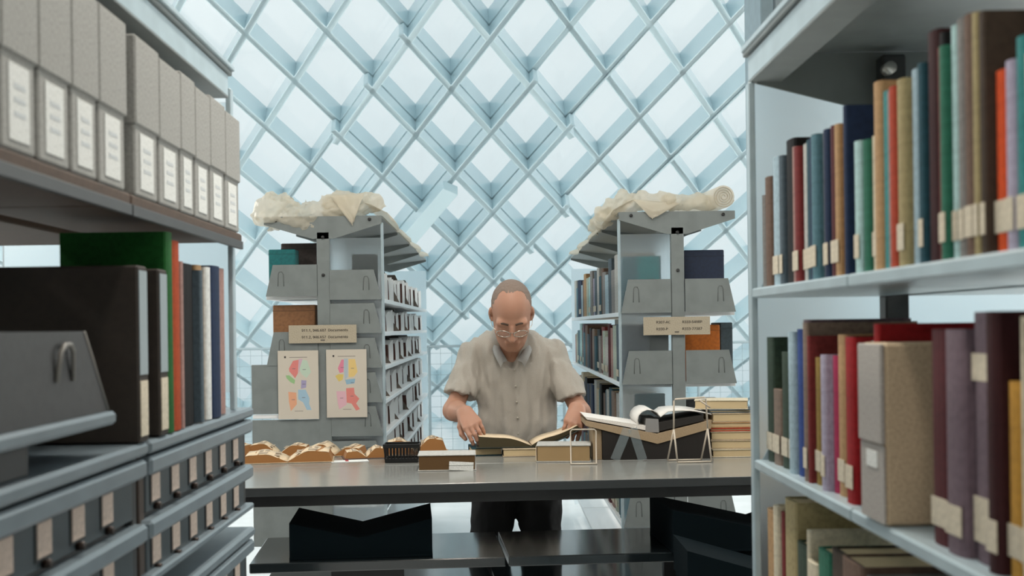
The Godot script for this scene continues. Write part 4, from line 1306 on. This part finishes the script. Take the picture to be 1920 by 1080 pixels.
# ---------------------------------------------------------------- crumpled plastic on the range tops
func plastic() -> void:
	var m := StandardMaterial3D.new()
	m.resource_name = "cloudy plastic film"
	m.transparency = BaseMaterial3D.TRANSPARENCY_ALPHA
	m.albedo_color = Color(0.90, 0.87, 0.80, 0.6)
	m.roughness = 0.35
	m.backlight_enabled = true
	m.backlight = Color(0.75, 0.72, 0.66)
	var roll := thing("plastic_bundle", "crumpled cloudy plastic film heaped on the pamphlet range", "plastic sheeting")
	var st := fresh(true)
	sdf(st, [cap(Vector3(-1.045, 2.0, -5.46), Vector3(-1.0, 2.02, -5.6), 0.075, 0.07, 0.05), cap(Vector3(-1.05, 2.01, -5.46), Vector3(-0.86, 1.965, -5.47), 0.055, 0.06, 0.05), cap(Vector3(-0.88, 1.975, -5.45), Vector3(-0.74, 2.01, -5.5), 0.05, 0.07, 0.05)], 0.0085, 0.034, Vector3(13, 17, 9))
	part("crumpled_film", done(st), m, roll)
	var hood := thing("plastic_sheet", "cloudy plastic sheet draped with a point over the pamphlet range corner", "plastic sheeting")
	st = fresh(true)
	sdf(st, [cap(Vector3(-0.74, 2.02, -5.5), Vector3(-0.56, 2.05, -5.55), 0.068, 0.042, 0.05)], 0.0085, 0.03, Vector3(13, 16, 13))
	part("folded_film", done(st), m, hood)
	drape(hood, m, Vector3(-0.76, 2.07, -5.44), Vector3(-0.60, 2.08, -5.44), Vector3(-0.655, 1.925, -5.405), -0.525)
	var r2 := thing("plastic_roll", "rolled cloudy plastic film lying on the volume range corner", "plastic sheeting")
	st = fresh(true)
	tube(st, [Vector3(1.055, 2.035, -5.40), Vector3(1.04, 2.035, -5.55), Vector3(0.98, 2.03, -6.0), Vector3(0.9, 2.03, -6.5)], 0.052, 20)
	part("roll", done(st), m, r2)
	st = fresh(true)
	var sp := []
	for k in 60:
		var a := k * 0.42
		sp.append(Vector3(1.055, 2.035, -5.393) + Vector3(cos(a), sin(a), 0) * (0.006 + k * 0.00075))
	tube(st, sp, 0.0028, 6)
	part("rolled_edge", done(st), mat("film edge", Color(0.74, 0.71, 0.64), 0.5), r2)
	st = fresh(true)
	sdf(st, [cap(Vector3(0.82, 2.02, -5.47), Vector3(1.0, 2.02, -5.48), 0.04, 0.04, 0.04)], 0.0085, 0.024, Vector3(14, 16, 13))
	part("folded_film", done(st), m, r2)
	var h2 := thing("plastic_sheet", "cloudy plastic sheet with a hanging point on the volume range", "plastic sheeting")
	st = fresh(true)
	sdf(st, [cap(Vector3(0.5, 1.98, -5.6), Vector3(0.62, 2.03, -5.52), 0.03, 0.05, 0.05), cap(Vector3(0.62, 2.02, -5.5), Vector3(0.8, 2.03, -5.47), 0.048, 0.045, 0.04), cap(Vector3(0.55, 1.99, -5.8), Vector3(0.56, 2.0, -6.6), 0.04, 0.03, 0.04)], 0.0085, 0.03, Vector3(13, 16, 8))
	part("folded_film", done(st), m, h2)
	drape(h2, m, Vector3(0.64, 2.03, -5.425), Vector3(0.86, 2.01, -5.425), Vector3(0.725, 1.935, -5.402), 0.577)

# a thin pointed flap over the range end and a skirt hanging along the aisle edge
func drape(parent: Node, m: Material, a: Vector3, b: Vector3, tip: Vector3, edge: float) -> void:
	var ns := FastNoiseLite.new()
	ns.seed = 5
	ns.frequency = 9.0
	var g := []
	for i in 13:
		var u := i / 12.0
		var row_pts := []
		for j in 11:
			var v := j / 10.0
			var p := a.lerp(b, u).lerp(tip, v * (1.0 - absf(u - 0.5) * 0.25))
			p.z += 0.012 * ns.get_noise_2d(p.x * 3.0, p.y * 3.0) + 0.012 * sin(v * PI)
			row_pts.append(p)
		g.append(row_pts)
	var st := fresh(true)
	sheet(st, g, 0.0015)
	part("pointed_flap", done(st), m, parent)
	var s := -signf(edge)
	g = []
	for i in 25:
		var u := i / 24.0
		var row_pts := []
		for j in 7:
			var v := j / 6.0
			var z := lerpf(-5.44, -8.3, u)
			var drop := 0.03 + 0.025 * absf(sin(u * 13.0))
			row_pts.append(Vector3(edge + s * (0.012 + 0.05 * sin(v * PI * 0.5) * (0.6 + 0.4 * sin(u * 21.0))) - s * 0.09 * (1.0 - v) * (1.0 - v), 1.985 + 0.05 * (1.0 - v) * (1.0 - u * 0.6) + 0.01 * ns.get_noise_2d(u * 12.0, v * 2.0) - drop * v, z))
		g.append(row_pts)
	st = fresh(true)
	sheet(st, g, 0.0015)
	part("hanging_skirt", done(st), m, parent)

# ---------------------------------------------------------------- the reading man
func hand(prims: Array, wrist: Vector3, dir: Vector3, back: Vector3, thumb_side: float, curl: Array, thumb: Array) -> void:
	var y := dir.normalized()
	var z := (back - y * back.dot(y)).normalized()
	var x := y.cross(z).normalized() * thumb_side
	var at := func(p: Vector3) -> Vector3: return wrist + x * p.x + y * p.y + z * p.z
	var roots := [Vector3(0.031, 0.088, 0.0), Vector3(0.0105, 0.093, 0.003), Vector3(-0.0105, 0.089, 0.002), Vector3(-0.030, 0.080, -0.002)]
	var lens := [0.072, 0.080, 0.074, 0.058]
	for i in 4:
		prims.append(cap(at.call(Vector3(roots[i].x * 0.55, 0.0, 0.0)), at.call(roots[i]), 0.0165, 0.0118, 0.014))
		var p: Vector3 = roots[i]
		var ang := 0.0
		var r := 0.0098 if i < 3 else 0.0085
		for k in 3:
			ang += curl[i][k]
			var l: float = lens[i] * [0.46, 0.31, 0.23][k]
			var q := p + Vector3(roots[i].x * 0.06, cos(ang), -sin(ang)) * l
			prims.append(cap(at.call(p), at.call(q), r, r * 0.9, 0.004))
			p = q
			r *= 0.9
	prims.append(cap(at.call(Vector3(0.012, 0.012, -0.008)), at.call(thumb[0]), 0.0175, 0.0145, 0.014))
	prims.append(cap(at.call(thumb[0]), at.call(thumb[1]), 0.0125, 0.0108, 0.005))
	prims.append(cap(at.call(thumb[1]), at.call(thumb[2]), 0.0106, 0.0085, 0.004))

func person() -> void:
	var t := thing("person", "man in a pale short sleeved shirt reading a book at the table", "person")
	var skin := StandardMaterial3D.new()
	skin.resource_name = "skin"
	skin.albedo_color = Color(0.66, 0.49, 0.405)
	skin.roughness = 0.55
	skin.subsurf_scatter_enabled = true
	skin.subsurf_scatter_strength = 0.08
	var st := fresh(true)
	var shR := Vector3(-0.105, 1.335, -4.97)
	var shL := Vector3(0.25, 1.33, -4.97)
	var elR := Vector3(-0.183, 1.105, -4.87)
	var elL := Vector3(0.346, 1.09, -4.87)
	var wrR := Vector3(-0.130, 1.112, -4.665)
	var wrL := Vector3(0.318, 1.122, -4.665)
	# trunk, arms, neck and legs
	var body := [ell(Vector3(0.075, 1.235, -4.99), Vector3(0.16, 0.14, 0.095), 0.04), ell(Vector3(0.088, 1.06, -5.0), Vector3(0.15, 0.16, 0.1), 0.05), ell(Vector3(0.088, 0.9, -5.05), Vector3(0.155, 0.12, 0.105), 0.05),
		cap(shR + Vector3(0.03, -0.01, 0), shL + Vector3(-0.03, -0.01, 0), 0.034, 0.034, 0.02), cap(Vector3(0.07, 1.34, -4.97), Vector3(0.064, 1.45, -4.83), 0.06, 0.056, 0.03),
		cap(shR + Vector3(0.01, -0.02, 0), elR, 0.036, 0.039, 0.02), cap(elR, elR.lerp(wrR, 0.4), 0.041, 0.040, 0.02), cap(elR.lerp(wrR, 0.4), wrR, 0.040, 0.026, 0.02),
		cap(shL + Vector3(-0.01, -0.02, 0), elL, 0.036, 0.039, 0.02), cap(elL, elL.lerp(wrL, 0.4), 0.041, 0.040, 0.02), cap(elL.lerp(wrL, 0.4), wrL, 0.040, 0.026, 0.02),
		cap(Vector3(0.0, 0.86, -5.06), Vector3(-0.045, 0.48, -5.04), 0.08, 0.055, 0.03), cap(Vector3(-0.045, 0.48, -5.04), Vector3(-0.05, 0.08, -5.07), 0.055, 0.04, 0.02),
		cap(Vector3(0.175, 0.86, -5.06), Vector3(0.205, 0.48, -5.04), 0.08, 0.055, 0.03), cap(Vector3(0.205, 0.48, -5.04), Vector3(0.21, 0.08, -5.07), 0.055, 0.04, 0.02)]
	sdf(st, body, 0.011)
	# hands
	var hr := []
	hr.append(cap(wrR + (elR - wrR) * 0.2, wrR, 0.03, 0.026, 0.02))
	hand(hr, wrR, Vector3(0.36, -0.50, 0.72), Vector3(-0.25, 0.8, 0.55), 1.0, [[0.35, 0.45, 0.3], [0.45, 0.5, 0.35], [0.55, 0.55, 0.4], [0.65, 0.55, 0.4]], [Vector3(0.040, 0.042, -0.022), Vector3(0.050, 0.072, -0.034), Vector3(0.046, 0.096, -0.042)])
	sdf(st, hr, 0.0034)
	var hl := []
	hl.append(cap(wrL + (elL - wrL) * 0.2, wrL, 0.03, 0.026, 0.02))
	hand(hl, wrL, Vector3(-0.22, -0.62, 0.75), Vector3(0.15, 0.7, 0.7), -1.0, [[0.55, 0.7, 0.5], [0.6, 0.75, 0.5], [0.65, 0.75, 0.55], [0.7, 0.75, 0.55]], [Vector3(0.040, 0.034, -0.012), Vector3(0.062, 0.056, -0.014), Vector3(0.076, 0.078, -0.012)])
	sdf(st, hl, 0.0034)
	# head, bowed forward
	var th := deg_to_rad(37.0)
	var q := Basis(Vector3(1, 0, 0), Vector3(0, cos(th), sin(th)), Vector3(0, -sin(th), cos(th))).scaled_local(Vector3.ONE)
	var hc := Vector3(0.064, 1.497, -4.785)
	var S := 1.05
	var H := func(v: Vector3) -> Vector3: return hc + q * (v * S)
	var head := [ell(H.call(Vector3(0, 0.035, -0.018)), Vector3(0.0765, 0.092, 0.098) * S, 0.02, q), ell(H.call(Vector3(0, -0.035, 0.022)), Vector3(0.069, 0.08, 0.066) * S, 0.03, q),
		ell(H.call(Vector3(0, -0.085, 0.045)), Vector3(0.053, 0.034, 0.038) * S, 0.025, q), cap(H.call(Vector3(-0.012, -0.108, 0.066)), H.call(Vector3(0.012, -0.108, 0.066)), 0.017 * S, 0.017 * S, 0.02),
		cap(H.call(Vector3(-0.045, 0.014, 0.068)), H.call(Vector3(0.045, 0.014, 0.068)), 0.015 * S, 0.015 * S, 0.014),
		cap(H.call(Vector3(0, 0.004, 0.088)), H.call(Vector3(0, -0.040, 0.107)), 0.008 * S, 0.0125 * S, 0.010), cap(H.call(Vector3(-0.013, -0.044, 0.093)), H.call(Vector3(0.013, -0.044, 0.093)), 0.009 * S, 0.009 * S, 0.008),
		ell(H.call(Vector3(-0.042, -0.03, 0.062)), Vector3(0.024, 0.022, 0.02) * S, 0.015, q), ell(H.call(Vector3(0.042, -0.03, 0.062)), Vector3(0.024, 0.022, 0.02) * S, 0.015, q),
		cap(H.call(Vector3(-0.021, -0.070, 0.083)), H.call(Vector3(0.021, -0.070, 0.083)), 0.0075 * S, 0.0075 * S, 0.006), cap(H.call(Vector3(-0.017, -0.081, 0.080)), H.call(Vector3(0.017, -0.081, 0.080)), 0.0078 * S, 0.0078 * S, 0.005),
		ell(H.call(Vector3(-0.032, -0.008, 0.074)), Vector3(0.015, 0.011, 0.010) * S, 0.005, q), ell(H.call(Vector3(0.032, -0.008, 0.074)), Vector3(0.015, 0.011, 0.010) * S, 0.005, q),
		cap(H.call(Vector3(0, -0.06, -0.03)), Vector3(0.068, 1.40, -4.88), 0.056, 0.056, 0.03)]
	for s in [-1.0, 1.0]:
		head.append(ell(H.call(Vector3(s * 0.081, 0.004, -0.014)), Vector3(0.008, 0.025, 0.013) * S, 0.008, q * Basis(Vector3(0, 1, 0), s * 0.45)))
		head.append(cap(H.call(Vector3(s * 0.075, -0.022, -0.004)), H.call(Vector3(s * 0.078, -0.018, -0.006)), 0.008 * S, 0.008 * S, 0.006))
	sdf(st, head, 0.0042)
	part("body", done(st), skin, t)
	# hair: short grey brown sides, thinning on top
	var hs := fresh(true)
	var hair := [ell(H.call(Vector3(0, 0.038, -0.026)), Vector3(0.0783, 0.0925, 0.0955) * S, 0.001, q)]
	for cut in [ell(H.call(Vector3(0, 0.015, 0.09)), Vector3(0.064, 0.085, 0.082) * S, 0.001, q), ell(H.call(Vector3(0, -0.098, 0.03)), Vector3(0.1, 0.085, 0.11) * S, 0.001, q), ell(H.call(Vector3(0.034, 0.095, 0.05)), Vector3(0.026, 0.04, 0.055) * S, 0.001, q), ell(H.call(Vector3(-0.034, 0.095, 0.05)), Vector3(0.026, 0.04, 0.055) * S, 0.001, q)]:
		cut["cut_away"] = true
		hair.append(cut)
	sdf(hs, hair, 0.0036, 0.0026, Vector3(70, 70, 70))
	part("hair", done(hs), mat("grey brown hair", Color(0.50, 0.44, 0.40), 0.85, 0.0, "mottle", 40.0), t)
	for s in [-1.0, 1.0]:
		part("eyebrow", tube_mesh([H.call(Vector3(s * 0.014, 0.017, 0.0865)), H.call(Vector3(s * 0.03, 0.022, 0.084)), H.call(Vector3(s * 0.048, 0.018, 0.075))], 0.0045, 6), mat("eyebrow", Color(0.30, 0.24, 0.2), 0.8), t)
	# glasses
	var gl := Node3D.new()
	gl.name = "glasses"
	t.add_child(gl)
	var wire := mat("glasses wire", Color(0.72, 0.70, 0.66), 0.25, 0.8)
	var lensm := StandardMaterial3D.new()
	lensm.resource_name = "lens glass"
	lensm.transparency = BaseMaterial3D.TRANSPARENCY_ALPHA
	lensm.albedo_color = Color(1, 1, 1, 0.08)
	lensm.roughness = 0.03
	for s in [-1.0, 1.0]:
		var ring := []
		for k in 19:
			var a := TAU * k / 18.0
			ring.append(H.call(Vector3(s * 0.033 + 0.0265 * cos(a), -0.014 + 0.0145 * sin(a), 0.101 - 0.006 * cos(a) * s)))
		part("rim", tube_mesh(ring, 0.0018, 6), wire, gl)
		var ls := fresh()
		for k in range(1, 17):
			tri(ls, ring[0], ring[k], ring[k + 1])
		part("lens", done(ls), lensm, gl)
		part("temple", tube_mesh([H.call(Vector3(s * 0.058, -0.008, 0.094)), H.call(Vector3(s * 0.078, -0.003, 0.06)), H.call(Vector3(s * 0.084, 0.004, -0.005))], 0.0014, 6), wire, gl)
	part("bridge", tube_mesh([H.call(Vector3(-0.009, -0.009, 0.104)), H.call(Vector3(0, -0.005, 0.107)), H.call(Vector3(0.009, -0.009, 0.104))], 0.0013, 6), wire, gl)
	# shirt
	var linen := mat("linen shirt", Color(0.66, 0.64, 0.605), 0.85, 0.0, "fine", 14.0)
	linen.rim_enabled = true
	linen.rim = 0.2
	var ss := fresh(true)
	var outR := (Vector3(-0.166, 1.155, -4.892) - shR).normalized()
	var outL := (Vector3(0.322, 1.135, -4.892) - shL).normalized()
	var slR := cap(shR + Vector3(0.01, -0.01, 0), shR + outR * 0.30, 0.061, 0.071, 0.03)
	slR["cut"] = Vector3(-0.163, 1.168, -4.898)
	slR["cut_n"] = (outR + Vector3(0, -0.35, 0)).normalized()
	var slL := cap(shL + Vector3(-0.01, -0.01, 0), shL + outL * 0.31, 0.061, 0.073, 0.03)
	slL["cut"] = Vector3(0.316, 1.148, -4.898)
	slL["cut_n"] = (outL + Vector3(0, -0.35, 0)).normalized()
	var neck_hole := ell(Vector3(0.064, 1.37, -4.868), Vector3(0.040, 0.095, 0.055), 0.01)
	neck_hole["cut_away"] = true
	sdf(ss, [ell(Vector3(0.075, 1.235, -4.985), Vector3(0.182, 0.165, 0.118), 0.05), ell(Vector3(0.088, 1.05, -4.985), Vector3(0.172, 0.19, 0.116), 0.06), ell(Vector3(0.088, 0.91, -5.04), Vector3(0.172, 0.11, 0.125), 0.05),
		cap(shR + Vector3(0.02, 0.0, 0), shL - Vector3(0.02, 0.0, 0), 0.060, 0.060, 0.04), cap(Vector3(-0.035, 1.368, -4.965), Vector3(0.155, 1.366, -4.965), 0.056, 0.056, 0.05), cap(Vector3(0.04, 1.39, -4.95), Vector3(0.09, 1.39, -4.95), 0.055, 0.055, 0.04), slR, slL, neck_hole], 0.0075, 0.017, Vector3(18, 4, 12))
	var shirt := part("shirt", done(ss), linen, t)
	# collar, placket, pocket edge, buttons
	for s in [-1.0, 1.0]:
		var g := []
		for i in 9:
			var u := i / 8.0
			# neck edge of the collar and its outer fall, from the nape round to the point
			var a := lerpf(0.15, 2.75, u)
			var rim := Vector3(0.066 + s * 0.058 * sin(a), 1.428 - 0.118 * u * u, -4.925 + 0.072 * -cos(a))
			var fall := Vector3(0.066 + s * (0.074 * sin(a) + 0.008 + 0.012 * u * u * u), 1.405 - 0.105 * u * u - 0.018 * pow(u, 4.0), -4.925 + 0.088 * -cos(a) + 0.004)
			g.append([rim, rim.lerp(fall, 0.5) + Vector3(s * 0.004, 0.006, 0.004), fall])
		if s > 0:
			g.reverse()
		var cs := fresh(true)
		sheet(cs, g, 0.003)
		part("collar", done(cs), mat("collar cloth", Color(0.68, 0.68, 0.67), 0.85, 0.0, "fine", 14.0), shirt)
	for k in 6:
		var y := 1.27 - k * 0.066
		var z := -4.985 + 0.124 * sqrt(maxf(0.0, 1.0 - pow((y - 1.16) / 0.36, 2.0))) + 0.002
		part("button", tube_mesh([Vector3(0.075 + k * 0.003, y, z - 0.008), Vector3(0.075 + k * 0.003, y, z + 0.004)], 0.004, 10), mat("shirt button", Color(0.70, 0.68, 0.63), 0.5), shirt)
	# trousers and shoes
	var ts := fresh(true)
	sdf(ts, [ell(Vector3(0.087, 0.85, -5.06), Vector3(0.168, 0.13, 0.122), 0.04), cap(Vector3(0.0, 0.82, -5.06), Vector3(-0.046, 0.48, -5.04), 0.105, 0.084, 0.04), cap(Vector3(-0.040, 0.48, -5.04), Vector3(-0.05, 0.08, -5.07), 0.086, 0.065, 0.03),
		cap(Vector3(0.165, 0.82, -5.06), Vector3(0.186, 0.48, -5.04), 0.105, 0.084, 0.04), cap(Vector3(0.178, 0.48, -5.04), Vector3(0.205, 0.08, -5.07), 0.086, 0.065, 0.03)], 0.011, 0.012, Vector3(12, 8, 12))
	part("trousers", done(ts), mat("black trousers", Color(0.06, 0.06, 0.065), 0.85, 0.0, "fine", 14.0), t)
	for x in [-0.05, 0.215]:
		var fs := fresh(true)
		var sole := cap(Vector3(x, 0.04, -5.10), Vector3(x + (0.02 if x > 0 else -0.02), 0.035, -4.92), 0.042, 0.04, 0.02)
		sdf(fs, [sole], 0.008)
		part("shoe", done(fs), mat("black leather", Color(0.04, 0.04, 0.04), 0.4), t)
